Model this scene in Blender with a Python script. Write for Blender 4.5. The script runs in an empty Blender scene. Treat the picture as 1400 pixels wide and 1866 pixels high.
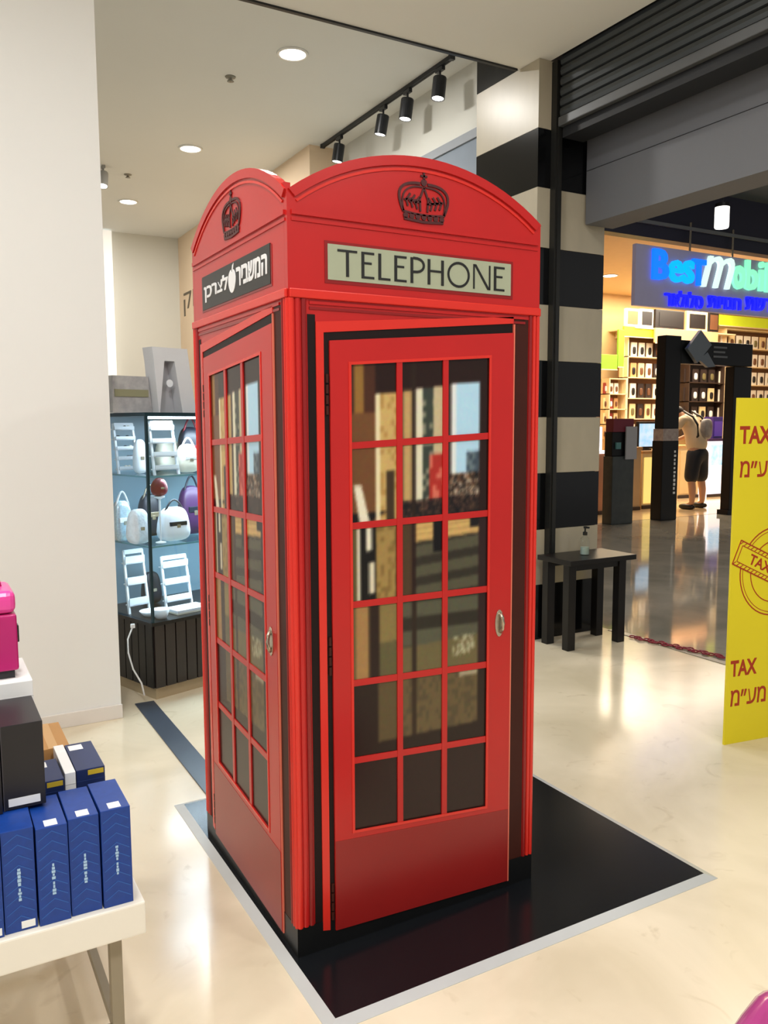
import bpy, bmesh, math, random
from mathutils import Matrix, Vector
random.seed(7)
sc = bpy.context.scene
COL = sc.collection
PI = math.pi

# ------------------------------------------------------------------ camera, world, lights
# World axes follow the building: x along the phone box front, y away from it, origin at its near bottom corner.
CAM = Vector((-0.88134, -2.08237, 1.55))
FW = Vector((0.4876157, 0.86664814, -0.10560273)); RT = Vector((0.87129616, -0.4907398, -0.0041765)); UP = Vector((0.05544302, 0.08997472, 0.99439963))
cd = bpy.data.cameras.new('camera'); cam = bpy.data.objects.new('camera', cd); COL.objects.link(cam)
cam.matrix_world = Matrix(((RT.x, UP.x, -FW.x, CAM.x), (RT.y, UP.y, -FW.y, CAM.y), (RT.z, UP.z, -FW.z, CAM.z), (0, 0, 0, 1)))
cd.sensor_fit = 'HORIZONTAL'; cd.sensor_width = 36; cd.lens = 36 * 1505 / 1400; cd.clip_end = 200
sc.camera = cam
sc.view_settings.view_transform = 'Standard'; sc.view_settings.look = 'None'
sc.view_settings.exposure = 0.0; sc.view_settings.gamma = 1; sc.view_settings.use_curve_mapping = False
w = bpy.data.worlds.new('world'); sc.world = w; w.use_nodes = True
w.node_tree.nodes['Background'].inputs[0].default_value = (1.0, 0.99, 0.975, 1); w.node_tree.nodes['Background'].inputs[1].default_value = 0.42

def area(name, loc, size, power, color=(1, .99, .975), rot=(0, 0, 0), size_y=None, shape=None):
    l = bpy.data.lights.new(name, 'AREA'); l.energy = power; l.color = color; l.size = size
    l.shape = shape or ('RECTANGLE' if size_y else 'DISK')
    if size_y: l.size_y = size_y
    o = bpy.data.objects.new(name, l); COL.objects.link(o); o.location = loc; o.rotation_euler = rot
    return o

CEIL_A, CEIL_B, CEIL_M = 3.98, 4.40, 5.3
ADDED_LAMPS = [(-2.4, -2.8), (-0.3, -2.6), (1.6, -3.0), (-2.6, -0.6), (2.0, -0.8), (-0.75, 0.0), (1.7, 1.6)]  # lamps added out of view to light the phone box and floor
ADDED_POWER = [46, 60, 34, 34, 14, 40, 7]
for i, (x, y) in enumerate(ADDED_LAMPS):
    area('added_store_lamp', (x, y, CEIL_A - .03), .3, ADDED_POWER[i])
ANNEX_LAMPS = [(1.81, 4.11), (1.75, 6.65), (1.64, 9.04)]
for x, y in ANNEX_LAMPS:
    area('annex_downlight_lamp', (x, y, CEIL_B - .03), .2, 40, (1, .965, .91))
area('shop_ceiling_lamp', (13.0, 9.6, 4.42), 5.0, 620, (1, .86, .66), size_y=3.0)
area('mall_ceiling_lamp', (6.5, 2.5, 5.2), 1.5, 90, (1, .93, .85), size_y=1.5)

# ------------------------------------------------------------------ materials
def s2l(c):
    return tuple(((v / 255) / 12.92 if v / 255 <= .04045 else (((v / 255) + .055) / 1.055) ** 2.4) for v in c)
MATS = {}
def mat(name, rgb, rough=.5, metal=0.0, var=.06, scale=8, emit=0, bump=0, spec=.5, stretch=(1, 1, 1), rgb2=None, coat=0):
    if name in MATS: return MATS[name]
    m = bpy.data.materials.new(name); m.use_nodes = True; nt = m.node_tree; N = nt.nodes; L = nt.links
    b = N['Principled BSDF']; c = s2l(rgb)
    tc = N.new('ShaderNodeTexCoord'); mp = N.new('ShaderNodeMapping'); mp.inputs['Scale'].default_value = stretch
    L.new(tc.outputs['Object'], mp.inputs['Vector'])
    nz = N.new('ShaderNodeTexNoise'); nz.inputs['Scale'].default_value = scale; nz.inputs['Detail'].default_value = 4
    L.new(mp.outputs['Vector'], nz.inputs['Vector'])
    mx = N.new('ShaderNodeMix'); mx.data_type = 'RGBA'
    c2 = s2l(rgb2) if rgb2 else tuple(min(1, v * (1 + var)) for v in c)
    c1 = c if rgb2 else tuple(v * (1 - var) for v in c)
    mx.inputs['A'].default_value = (*c1, 1); mx.inputs['B'].default_value = (*c2, 1)
    L.new(nz.outputs['Fac'], mx.inputs['Factor']); L.new(mx.outputs['Result'], b.inputs['Base Color'])
    b.inputs['Roughness'].default_value = rough; b.inputs['Metallic'].default_value = metal
    b.inputs['Specular IOR Level'].default_value = spec
    if coat: b.inputs['Coat Weight'].default_value = coat; b.inputs['Coat Roughness'].default_value = .1
    if emit:
        L.new(mx.outputs['Result'], b.inputs['Emission Color']); b.inputs['Emission Strength'].default_value = emit
    if bump:
        bp = N.new('ShaderNodeBump'); bp.inputs['Strength'].default_value = bump; bp.inputs['Distance'].default_value = .01
        L.new(nz.outputs['Fac'], bp.inputs['Height']); L.new(bp.outputs['Normal'], b.inputs['Normal'])
    MATS[name] = m; return m

def floor_mat(name, ca, cb, cv, rough):
    m = bpy.data.materials.new(name); m.use_nodes = True; N = m.node_tree.nodes; L = m.node_tree.links; b = N['Principled BSDF']
    tc = N.new('ShaderNodeTexCoord')
    n1 = N.new('ShaderNodeTexNoise'); n1.inputs['Scale'].default_value = 1.6; n1.inputs['Detail'].default_value = 8; n1.inputs['Distortion'].default_value = .8
    n2 = N.new('ShaderNodeTexNoise'); n2.inputs['Scale'].default_value = 5; n2.inputs['Detail'].default_value = 10; n2.inputs['Distortion'].default_value = 2
    for n in (n1, n2): L.new(tc.outputs['Object'], n.inputs['Vector'])
    r1 = N.new('ShaderNodeValToRGB'); r1.color_ramp.elements[0].position = .35; r1.color_ramp.elements[1].position = .65
    r1.color_ramp.elements[0].color = (*s2l(ca), 1); r1.color_ramp.elements[1].color = (*s2l(cb), 1)
    L.new(n1.outputs['Fac'], r1.inputs['Fac'])
    r2 = N.new('ShaderNodeValToRGB'); r2.color_ramp.elements[0].position = .62; r2.color_ramp.elements[1].position = .75
    r2.color_ramp.elements[0].color = (0, 0, 0, 1); r2.color_ramp.elements[1].color = (.45, .45, .45, 1)
    L.new(n2.outputs['Fac'], r2.inputs['Fac'])
    mx = N.new('ShaderNodeMix'); mx.data_type = 'RGBA'; mx.inputs['B'].default_value = (*s2l(cv), 1)
    L.new(r2.outputs['Color'], mx.inputs['Factor']); L.new(r1.outputs['Color'], mx.inputs['A']); L.new(mx.outputs['Result'], b.inputs['Base Color'])
    b.inputs['Roughness'].default_value = rough
    return m

def glass_mat(name, tint, refl=.12):
    m = bpy.data.materials.new(name); m.use_nodes = True; N = m.node_tree.nodes; L = m.node_tree.links
    N.remove(N['Principled BSDF']); out = N['Material Output']
    t = N.new('ShaderNodeBsdfTransparent'); t.inputs[0].default_value = (*tint, 1)
    g = N.new('ShaderNodeBsdfGlossy'); g.inputs['Roughness'].default_value = .02
    lw = N.new('ShaderNodeLayerWeight'); lw.inputs['Blend'].default_value = .5
    pw = N.new('ShaderNodeMath'); pw.operation = 'POWER'; pw.inputs[1].default_value = 4; L.new(lw.outputs['Facing'], pw.inputs[0])
    ad = N.new('ShaderNodeMath'); ad.operation = 'MULTIPLY_ADD'; ad.inputs[1].default_value = .6; ad.inputs[2].default_value = .03; L.new(pw.outputs[0], ad.inputs[0])
    mx = N.new('ShaderNodeMixShader'); L.new(ad.outputs[0], mx.inputs[0]); L.new(t.outputs[0], mx.inputs[1]); L.new(g.outputs[0], mx.inputs[2])
    L.new(mx.outputs[0], out.inputs['Surface']); return m

def print_mat():
    m = bpy.data.materials.new('window_print'); m.use_nodes = True; N = m.node_tree.nodes; L = m.node_tree.links; b = N['Principled BSDF']
    a = N.new('ShaderNodeAttribute'); a.attribute_name = 'print'
    nz = N.new('ShaderNodeTexNoise'); nz.inputs['Scale'].default_value = 60; nz.inputs['Detail'].default_value = 3
    tc = N.new('ShaderNodeTexCoord'); L.new(tc.outputs['Object'], nz.inputs['Vector'])
    mx = N.new('ShaderNodeMix'); mx.data_type = 'RGBA'; mx.blend_type = 'OVERLAY'; mx.inputs['Factor'].default_value = .15
    L.new(a.outputs['Color'], mx.inputs['A']); L.new(nz.outputs['Color'], mx.inputs['B']); L.new(mx.outputs['Result'], b.inputs['Base Color'])
    b.inputs['Roughness'].default_value = .25; b.inputs['Specular IOR Level'].default_value = .3
    return m

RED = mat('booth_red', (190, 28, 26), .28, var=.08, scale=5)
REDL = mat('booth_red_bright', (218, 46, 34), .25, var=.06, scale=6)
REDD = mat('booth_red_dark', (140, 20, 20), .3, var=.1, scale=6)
GAP = mat('booth_gap_black', (24, 11, 10), .5, var=.2, spec=.25)
GAPB = mat('booth_gap_brown', (62, 24, 16), .5, var=.2, spec=.25)
PLINTH = mat('plinth_black', (16, 17, 18), .35, var=.2, spec=.35)
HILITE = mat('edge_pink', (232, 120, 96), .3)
SIGN = mat('sign_greygreen', (166, 172, 146), .35, var=.06, scale=20)
INK = mat('ink_black', (24, 24, 22), .4)
CROWN = mat('crown_maroon', (72, 14, 14), .45)
WHITEP = mat('print_white', (236, 236, 236), .4)
STEEL = mat('steel', (190, 180, 160), .25, .8)
MATB = mat('mat_black', (18, 20, 23), .2, var=.15, scale=3, spec=.45)
ALU = mat('aluminium_edge', (205, 208, 208), .35, .3)
PANEP = print_mat()
WALLW = mat('wall_white', (238, 238, 234), .6, var=.02, scale=1.5)
WALLG = mat('wall_grey_white', (222, 222, 214), .7, var=.03, scale=1.2)
WALLWARM = mat('wall_warm', (232, 208, 178), .7, var=.03, scale=1.2)
CEILM = mat('ceiling_paint', (236, 235, 230), .8, var=.03, scale=1.0)
CEILM2 = mat('ceiling_paint_annex', (228, 231, 230), .8, var=.03, scale=.8)
DARKM = mat('dark_metal', (38, 40, 44), .35, .3)
SHUT = mat('shutter_slat', (70, 74, 76), .4, .5, var=.1)
SHUTL = mat('shutter_bar', (92, 94, 96), .45, .4)
FASC = mat('fascia_grey', (112, 114, 120), .55, var=.05, scale=1.5)
STONEL = mat('stone_light', (196, 186, 164), .35, var=.05, scale=3, stretch=(3, 3, 1), rgb2=(176, 168, 148))
STONED = mat('stone_dark', (12, 13, 15), .14, var=.2, scale=4, spec=.35)
BLACKW = mat('black_wood', (20, 17, 16), .35, var=.2, spec=.35)
FLOORM = floor_mat('marble_beige', (220, 206, 178), (240, 226, 200), (196, 178, 146), .17)
MALLF = floor_mat('mall_floor_grey', (150, 146, 134), (176, 170, 156), (128, 122, 110), .07)
LAMPM = mat('lamp_white', (255, 252, 244), .5, emit=9, var=0)
YEL = mat('banner_yellow', (240, 222, 30), .5, var=.03, scale=3)
BROWNR = mat('print_red_brown', (176, 52, 14), .5)
BLUEBOX = mat('box_blue', (8, 58, 140), .45, var=.25, scale=60, stretch=(1, 1, 1))
BLUEDK = mat('box_navy', (26, 42, 88), .45, var=.15)
BOXBLK = mat('box_black', (26, 24, 28), .4, var=.15)
PINK = mat('pink_case', (190, 30, 112), .35, var=.06)
PINKL = mat('pink_lid', (240, 76, 164), .25, var=.05)
KRAFT = mat('kraft_card', (190, 142, 84), .7, var=.08)
PAPER = mat('paper_white', (240, 240, 238), .5, var=.02)
TABW = mat('table_white', (240, 234, 220), .4, var=.02)
LEGM = mat('leg_greige', (150, 140, 120), .4, .3)
CASEW = mat('showcase_wenge', (40, 30, 26), .4, var=.35, scale=6, stretch=(14, 14, .4))
WHITEI = mat('acrylic_white', (236, 242, 248), .35, var=.03)
TEAL = mat('frame_teal', (28, 56, 66), .3, .4)
GLASS = glass_mat('showcase_glass', (.93, .975, 1.0))
BOTTLEG = glass_mat('bottle_clear', (.97, .99, .985))
GREYB = mat('grey_pattern', (206, 206, 202), .6, rgb2=(140, 138, 146), scale=26)
GREYA = mat('grey_letter', (220, 222, 226), .45, var=.04)
WINE = mat('wine_red', (120, 14, 34), .5)
NAVYP = mat('navy_leather', (24, 30, 44), .4)
PURPLE = mat('purple_leather', (62, 32, 74), .4)
CREAM = mat('cream_leather', (226, 222, 204), .5, var=.08)

# ------------------------------------------------------------------ mesh helpers
class MB:
    def __init__(s): s.v = []; s.f = []
    def add(s, vs, fs):
        o = len(s.v); s.v += [tuple(p) for p in vs]; s.f += [tuple(i + o for i in f) for f in fs]; return s
    def box(s, x0, x1, y0, y1, z0, z1):
        return s.add([(x0, y0, z0), (x1, y0, z0), (x1, y1, z0), (x0, y1, z0), (x0, y0, z1), (x1, y0, z1), (x1, y1, z1), (x0, y1, z1)],
                     [(0, 3, 2, 1), (4, 5, 6, 7), (0, 1, 5, 4), (1, 2, 6, 5), (2, 3, 7, 6), (3, 0, 4, 7)])
    def hexa(s, p):      # 8 corner points, bottom ring then top ring
        return s.add(p, [(0, 3, 2, 1), (4, 5, 6, 7), (0, 1, 5, 4), (1, 2, 6, 5), (2, 3, 7, 6), (3, 0, 4, 7)])
    def plate(s, pts, y0, y1):   # polygon in xz (counter-clockwise), extruded from y0 (front) to y1
        n = len(pts)
        vs = [(x, y0, z) for x, z in pts] + [(x, y1, z) for x, z in pts]
        return s.add(vs, [tuple(range(n)), tuple(range(2 * n - 1, n - 1, -1))] + [(i, i + n, (i + 1) % n + n, (i + 1) % n) for i in range(n)])
    def strip(s, inner, outer, y0, y1):   # band between two xz polylines
        n = len(inner)
        vs = [(x, y0, z) for x, z in inner] + [(x, y0, z) for x, z in outer] + [(x, y1, z) for x, z in inner] + [(x, y1, z) for x, z in outer]
        fs = []
        for i in range(n - 1):
            fs += [(i, i + 1, n + i + 1, n + i), (2 * n + i, 3 * n + i, 3 * n + i + 1, 2 * n + i + 1), (n + i, n + i + 1, 3 * n + i + 1, 3 * n + i), (i, 2 * n + i, 2 * n + i + 1, i + 1)]
        fs += [(0, n, 3 * n, 2 * n), (n - 1, 3 * n - 1, 4 * n - 1, 2 * n - 1)]
        return s.add(vs, fs)
    def line(s, pts, wd, y0, y1):   # a stroke of width wd along xz points
        L, R = [], []
        for i, p in enumerate(pts):
            a = pts[max(i - 1, 0)]; b = pts[min(i + 1, len(pts) - 1)]
            dx, dz = b[0] - a[0], b[1] - a[1]; l = math.hypot(dx, dz) or 1
            L.append((p[0] - dz / l * wd / 2, p[1] + dx / l * wd / 2)); R.append((p[0] + dz / l * wd / 2, p[1] - dx / l * wd / 2))
        return s.strip(R, L, y0, y1)
    def lathe(s, prof, c=(0, 0, 0), seg=20, axis='z'):   # prof: (r, h)
        vs, fs = [], []
        for r, h in prof:
            for k in range(seg):
                a = 2 * PI * k / seg; x, y = r * math.cos(a), r * math.sin(a)
                vs.append({'z': (c[0] + x, c[1] + y, c[2] + h), 'y': (c[0] + x, c[1] + h, c[2] + y), 'x': (c[0] + h, c[1] + x, c[2] + y)}[axis])
        for i in range(len(prof) - 1):
            for k in range(seg):
                k2 = (k + 1) % seg; q = (i * seg + k, i * seg + k2, (i + 1) * seg + k2, (i + 1) * seg + k)
                fs.append(q if axis != 'y' else q[::-1])
        fs.append(tuple(range(seg))[::-1]); fs.append(tuple(range((len(prof) - 1) * seg, len(prof) * seg)))
        return s.add(vs, fs)
    def tube(s, pts, r, seg=8):
        pts = [Vector(p) for p in pts]; n = len(pts); vs, fs = [], []; ref = Vector((0, 0, 1))
        for i, p in enumerate(pts):
            t = (pts[min(i + 1, n - 1)] - pts[max(i - 1, 0)]).normalized()
            u = t.cross(ref)
            if u.length < 1e-3: u = t.cross(Vector((1, 0, 0)))
            u.normalize(); v = u.cross(t); rr = r[i] if isinstance(r, (list, tuple)) else r
            for k in range(seg):
                a = 2 * PI * k / seg; vs.append(p + u * math.cos(a) * rr + v * math.sin(a) * rr)
        for i in range(n - 1):
            for k in range(seg):
                k2 = (k + 1) % seg; fs.append((i * seg + k, i * seg + k2, (i + 1) * seg + k2, (i + 1) * seg + k))
        fs.append(tuple(range(seg))[::-1]); fs.append(tuple(range((n - 1) * seg, n * seg)))
        return s.add(vs, fs)
    def blob(s, c, r, p=2.0, seg=20, rings=12, fn=None):   # superellipsoid
        sg = lambda v, e: math.copysign(abs(v) ** e, v)
        vs, fs = [], []; e = 2 / p
        for i in range(rings + 1):
            a = -PI / 2 + PI * i / rings
            for k in range(seg):
                b = 2 * PI * k / seg
                q = [sg(math.cos(a), e) * sg(math.cos(b), e), sg(math.cos(a), e) * sg(math.sin(b), e), sg(math.sin(a), e)]
                if fn: q = fn(*q)
                vs.append((c[0] + q[0] * r[0], c[1] + q[1] * r[1], c[2] + q[2] * r[2]))
        for i in range(rings):
            for k in range(seg):
                k2 = (k + 1) % seg; fs.append((i * seg + k, i * seg + k2, (i + 1) * seg + k2, (i + 1) * seg + k))
        return s.add(vs, fs)
    def build(s, name, m, parent=None, loc=None, rz=0, bevel=0, smooth=False, seg=2):
        me = bpy.data.meshes.new(name); me.from_pydata(s.v, [], s.f); me.update()
        bm = bmesh.new(); bm.from_mesh(me); bmesh.ops.recalc_face_normals(bm, faces=bm.faces)
        if bevel:
            bmesh.ops.bevel(bm, geom=[e for e in bm.edges if e.calc_face_angle(0) > .6], offset=bevel, segments=seg, affect='EDGES', profile=.6)
        bm.to_mesh(me); bm.free()
        if smooth:
            for p in me.polygons: p.use_smooth = True
        me.materials.append(m)
        return link(name, me, parent, loc, rz)
def link(name, me, parent=None, loc=None, rz=0):
    o = bpy.data.objects.new(name, me); COL.objects.link(o)
    if parent: o.parent = parent
    if loc is not None: o.location = loc
    o.rotation_euler.z = rz
    return o
def tag(o, label, cat, group=None):
    o['label'] = label; o['category'] = cat
    if group: o['group'] = group
    return o
def struct(o, label=None):
    o['kind'] = 'structure'
    if label: o['label'] = label
    return o
def thing(name, label, cat, loc=(0, 0, 0), rz=0, group=None):
    o = bpy.data.objects.new(name, None); COL.objects.link(o); o.empty_display_size = .1
    o.location = loc; o.rotation_euler.z = rz
    return tag(o, label, cat, group)
def dup(o, parent=None):
    c = o.copy(); COL.objects.link(c); c.parent = parent
    for ch in [k for k in o.children]: dup(ch, c)
    return c
def px(x, y, ax, val):      # point of the photograph on an axis-aligned plane of the place
    d = FW + RT * ((x - 700) / 1505) - UP * ((y - 933) / 1505)
    return CAM + d * ((val - CAM[ax]) / d[ax])
def text_mesh(body, x0, x1, z0, z1, y0, y1, offset=0.0, res=3, shear=0.0):   # lettering fitted to an xz box, front at y0
    cu = bpy.data.curves.new('lettering', 'FONT'); cu.body = body; cu.size = 1; cu.extrude = .5; cu.offset = offset; cu.shear = shear; cu.resolution_u = res
    o = bpy.data.objects.new('lettering', cu); COL.objects.link(o)
    bpy.context.view_layer.update()
    me = bpy.data.meshes.new_from_object(o.evaluated_get(bpy.context.evaluated_depsgraph_get()))
    COL.objects.unlink(o); bpy.data.objects.remove(o); bpy.data.curves.remove(cu)
    xs = [v.co.x for v in me.vertices]; ys = [v.co.y for v in me.vertices]
    a, b, c, d = min(xs), max(xs), min(ys), max(ys)
    for v in me.vertices:
        v.co = (x0 + (v.co.x - a) / (b - a) * (x1 - x0), y0 + (.5 - v.co.z) * (y1 - y0), z0 + (v.co.y - c) / (d - c) * (z1 - z0))
    me.materials.clear(); return me
def text(name, body, box, y0, y1, m, parent, offset=0.0, loc=None, rz=0):
    me = text_mesh(body, *box, y0, y1, offset); me.materials.append(m)
    return link(name, me, parent, loc, rz)

# ------------------------------------------------------------------ setting
struct(MB().add([(-5, -6, 0), (3.6, -6, 0), (3.6, 11, 0), (-5, 11, 0)], [(0, 1, 2, 3)]).build('floor', FLOORM), 'polished beige marble floor of the store')
struct(MB().add([(3.6, -6, 0), (24, -6, 0), (24, 16, 0), (3.6, 16, 0)], [(0, 1, 2, 3)]).build('floor_mall', MALLF), 'glossy grey floor of the mall passage')
struct(MB().box(3.57, 3.63, -6, 2.4, 0, .004).build('trim_1', mat('threshold', (150, 138, 116), .3)))
struct(MB().box(-5, 2.98, -6, 2.68, CEIL_A, CEIL_A + .12).build('ceiling', CEILM), 'lower white ceiling nearest the viewer')
struct(MB().box(-5, 2.86, 2.665, 2.69, CEIL_A - .012, CEIL_A + .14).build('trim_2', DARKM), 'thin dark edge strip along the lower ceiling')
struct(MB().box(-5, 3.5, 2.69, 11, CEIL_B, CEIL_B + .1).build('ceiling_annex', CEILM2), 'higher greyish white ceiling with downlights')
struct(MB().box(-5, -.012, 2.33, 2.65, 0, CEIL_A).build('wall_left', WALLW), 'plain white wall on the left')
struct(MB().box(-5, -.008, 2.315, 2.33, 0, .075).build('baseboard_left', mat('skirting_white', (232, 226, 218), .4), bevel=.003))
struct(MB().box(-5, 2.78, 10.85, 10.95, 0, CEIL_B).build('wall_back', WALLG), 'pale wall at the far end of the annex')
struct(MB().box(1.62, 1.76, 10.7, 10.85, 0, CEIL_B - .02).build('trim_3', mat('lit_edge_glow', (255, 252, 244), .5, emit=.5)), 'bright white upright strip on the far wall')  # no lamp: emission stands in for light falling on a white pilaster
struct(MB().box(2.78, 3.2, 5.95, 10.95, 0, CEIL_B).build('wall_annex', WALLWARM), 'warm cream wall behind the phone box')
struct(MB().box(3.12, 3.22, 3.1, 5.95, 0, CEIL_B).build('wall_right', WALLG), 'grey white wall beside the striped column')
g = MB().box(3.1, 3.12, 3.18, 4.25, 0, 3.83).build('door_1', mat('panel_bluegrey', (128, 140, 154), .35)); struct(g, 'blue grey door panel beside the striped column')
MB().box(3.085, 3.1, 3.18, 4.3, 3.80, 3.87).build('door_frame', mat('frame_grey', (150, 156, 164), .4), g)
MB().box(3.085, 3.1, 4.25, 4.3, 0, 3.80).build('door_frame', MATS['frame_grey'], g)
text('lettering', 'קו', (0, .55, 0, .34), 0, .02, mat('letter_bronze', (84, 70, 48), .4), bpy.data.objects['wall_annex'], loc=(2.775, 10.62, 3.2), rz=-PI / 2)['label'] = 'dark Hebrew letters on the cream wall'

# striped column, one tile block per stripe (part), panels of the visible faces
colm = MB().box(2.90, 3.48, 2.48, 3.15, 0, CEIL_B).build('wall_column', mat('column_core', (120, 112, 100), .6)); struct(colm, 'square column clad in black and beige stone bands')
STR = [0, .4, .8, 1.2, 1.596, 1.986, 2.37, 2.752, 3.15, 3.534, 3.98, CEIL_B]
for i in range(len(STR) - 1):
    m = STONED if i % 2 == 0 else STONEL
    for nm, b in (('stone_band', (2.88, 3.5, 2.46, 2.48)), ('stone_band', (2.88, 2.90, 2.48, 3.17)), ('stone_band', (3.48, 3.5, 2.48, 3.17))):
        if STR[i] >= 3.9 and b[2] < 2.47: continue
        MB().box(*b, STR[i] + .0015, STR[i + 1] - .0015).build(nm, m, colm)
rail = MB().box(2.99, 3.045, 2.405, 2.458, 0, 3.97).box(3.005, 3.03, 2.395, 2.41, 0, 3.6).build('shutter_guide_rail', mat('rail_dark', (44, 44, 42), .35, .4))
tag(rail, 'slim dark vertical guide rail on the striped column', 'rail')

# roller shutter
sh = thing('roller_shutter', 'half rolled dark steel slat shutter above the store exit', 'shutter', (3.02, 2.39, 0))
prof = [(0, 0), (-.012, .006), (-.018, .03), (-.012, .056), (0, .062), (.006, .062), (.006, 0)]
sl = MB()
n = len(prof); Ln = 5.2
vs = [(x, 0, z) for x, z in prof] + [(x, -Ln, z) for x, z in prof]
sl.add(vs, [tuple(range(n)), tuple(range(2 * n - 1, n - 1, -1))] + [(i, (i + 1) % n, (i + 1) % n + n, i + n) for i in range(n)])
first = sl.build('slat', SHUT, sh, (0, 0, 3.60))
for k in range(1, 11):
    c = first.copy(); COL.objects.link(c); c.location.z = 3.60 + k * .066
MB().box(-.03, .01, -Ln, 0, 3.535, 3.595).build('bottom_bar', SHUTL, sh, bevel=.006)
MB().box(.012, .2, -Ln, 0, 3.47, 4.5).build('shutter_backing', mat('shutter_box', (30, 32, 36), .6), sh)
fa = MB().box(3.3, 3.56, -3, 2.44, 2.94, 4.3).build('wall_fascia', FASC); struct(fa, 'broad grey fascia beam over the store exit')
MB().box(3.295, 3.3, -3, 2.44, 3.30, 3.302).build('seam', DARKM, fa)

# ------------------------------------------------------------------ phone box
W_ = .858; SPR = 2.153; APX = 2.294
booth = thing('telephone_box', 'tall red telephone box display with arched top and TELEPHONE sign', 'telephone box', (0, 0, .012))
def arch(off=0.0, n=24, x0=0.0, x1=W_):
    c = W_ / 2; h = APX - SPR; R = (c * c + h * h) / (2 * h); zc = APX - R; r = R - off; out = []
    for i in range(n + 1):
        x = x0 + off * .75 + (x1 - x0 - 1.5 * off * 1.0) * i / n
        out.append((x, zc + math.sqrt(max(r * r - (x - c) ** 2, 0))))
    return out
def zt(s, z): return 1.06 + (z - 1.06) * (1 + .115 * (s - .18))
def sm(v): return tuple(s2l(v))
rnd = random.Random(3)
def hsh(a, b):
    v = math.sin(a * 127.1 + b * 311.7) * 43758.5453; return v - math.floor(v)
def street(a, r):      # flat street picture printed on the window panes: a 0..1 across, r 0..6 down the rows
    dark = (40, 24, 20); c = dark; k = hsh(int(a * 40), int(r * 14)); k2 = hsh(int(a * 90), int(r * 34))
    if r < 2:
        if a < .17: c = (112, 74, 44) if r > .6 else ((146, 108, 52) if .03 < a < .09 else (74, 44, 30))
        elif a < .20 and r > .38: c = (232, 220, 178)
        elif a < .33 and r > .38: c = (200, 168, 104) if k < .7 else (176, 140, 78)
        elif .36 < a < .42 and r > .36: c = (192, 160, 104)
        elif .45 < a < .50 and r > .34: c = (222, 218, 190)
        elif .50 <= a < .58 and r > .34: c = (58, 66, 58) if k < .75 else (130, 130, 110)
        elif .58 <= a < .68 and r > .33: c = (196, 180, 142)
        elif .71 < a < .75 and r > .30: c = (226, 232, 230)
        elif .75 <= a < .93 and r > .30: c = (178, 218, 240)
        if r > 1.18:
            if .55 < a < .66 and r < 1.75: c = (172, 48, 40) if k < .8 else (210, 110, 90)
            if .83 < a < .93: c = (62, 76, 88) if k < .7 else (100, 116, 124)
        if r > 1.35 and .24 < a < .30: c = (62, 48, 32)
        if r > 1.45 and .7 < a < .93: c = [(56, 44, 36), (120, 84, 60), (30, 26, 26), (176, 160, 140)][int(k2 * 4)]
        if r > 1.75 and .34 < a < .93: c = [(40, 30, 28), (90, 64, 50), (28, 24, 24), (24, 22, 24)][int(k2 * 4)]
        if 1.5 < r and .02 + (r - 1.5) * .08 < a < .07 + (r - 1.5) * .12: c = (232, 226, 200)
        if r > 1.85 and a < .10 + (2 - r): c = c if c[0] > 200 else (24, 20, 18)
        if .42 <= a <= .45: c = (44, 32, 24)
    elif r < 3:
        q = r - 2
        if a < .17:
            c = (22, 20, 18) if .06 < a else (96, 84, 50)
            if .04 < a < .06 or (.10 < a < .14 and q < .3): c = (228, 222, 196)
            if .12 < a < .16 and .45 < q < .85: c = (216, 208, 180)
        elif a < .31: c = (160, 132, 76) if k < .6 else (132, 106, 58)
        elif a < .42: c = (78, 60, 40)
        elif a > .45:
            if q < .28: c = (212, 174, 108) if int(r * 40) % 3 else (180, 146, 88)
            else: c = (84, 82, 64) if math.sin(r * 24 + a) > -.2 else (50, 46, 38)
            if .58 < a < .66 and q < .45: c = (20, 18, 20)
            if .86 < a < .93 and q < .2: c = (28, 26, 26)
        if a > .93: c = (46, 30, 30)
    elif r < 4:
        q = r - 3
        if a < .12: c = (164, 126, 78) if .03 < a < .11 else (110, 92, 56)
        elif a < .19: c = (42, 28, 22)
        elif a < .32: c = (134, 116, 70) if q < .5 else (96, 90, 58)
        elif a < .93:
            c = (86, 86, 68) if math.sin(q * 17 - a * 2) > -.1 else (46, 42, 34)
            if q > .62: c = (108, 98, 64)
            if .73 < a < .9 and .6 < q < .85 and k2 > .55: c = (176, 172, 140)
            if .42 < a < .455: c = (46, 34, 26)
        else: c = (46, 28, 28)
    elif r < 5:
        q = r - 4
        if a > .18 and a < .93 and q < .78:
            c = (104, 88, 58) if k < .6 else (88, 76, 52)
            if .42 < a < .455: c = (52, 38, 26)
            if a < .33: c = (92, 78, 50)
            if .78 < a < .93 and .05 < q < .14: c = (170, 160, 130)
        else: c = (40, 28, 22)
    else: c = (46, 30, 26)
    return c

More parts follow.
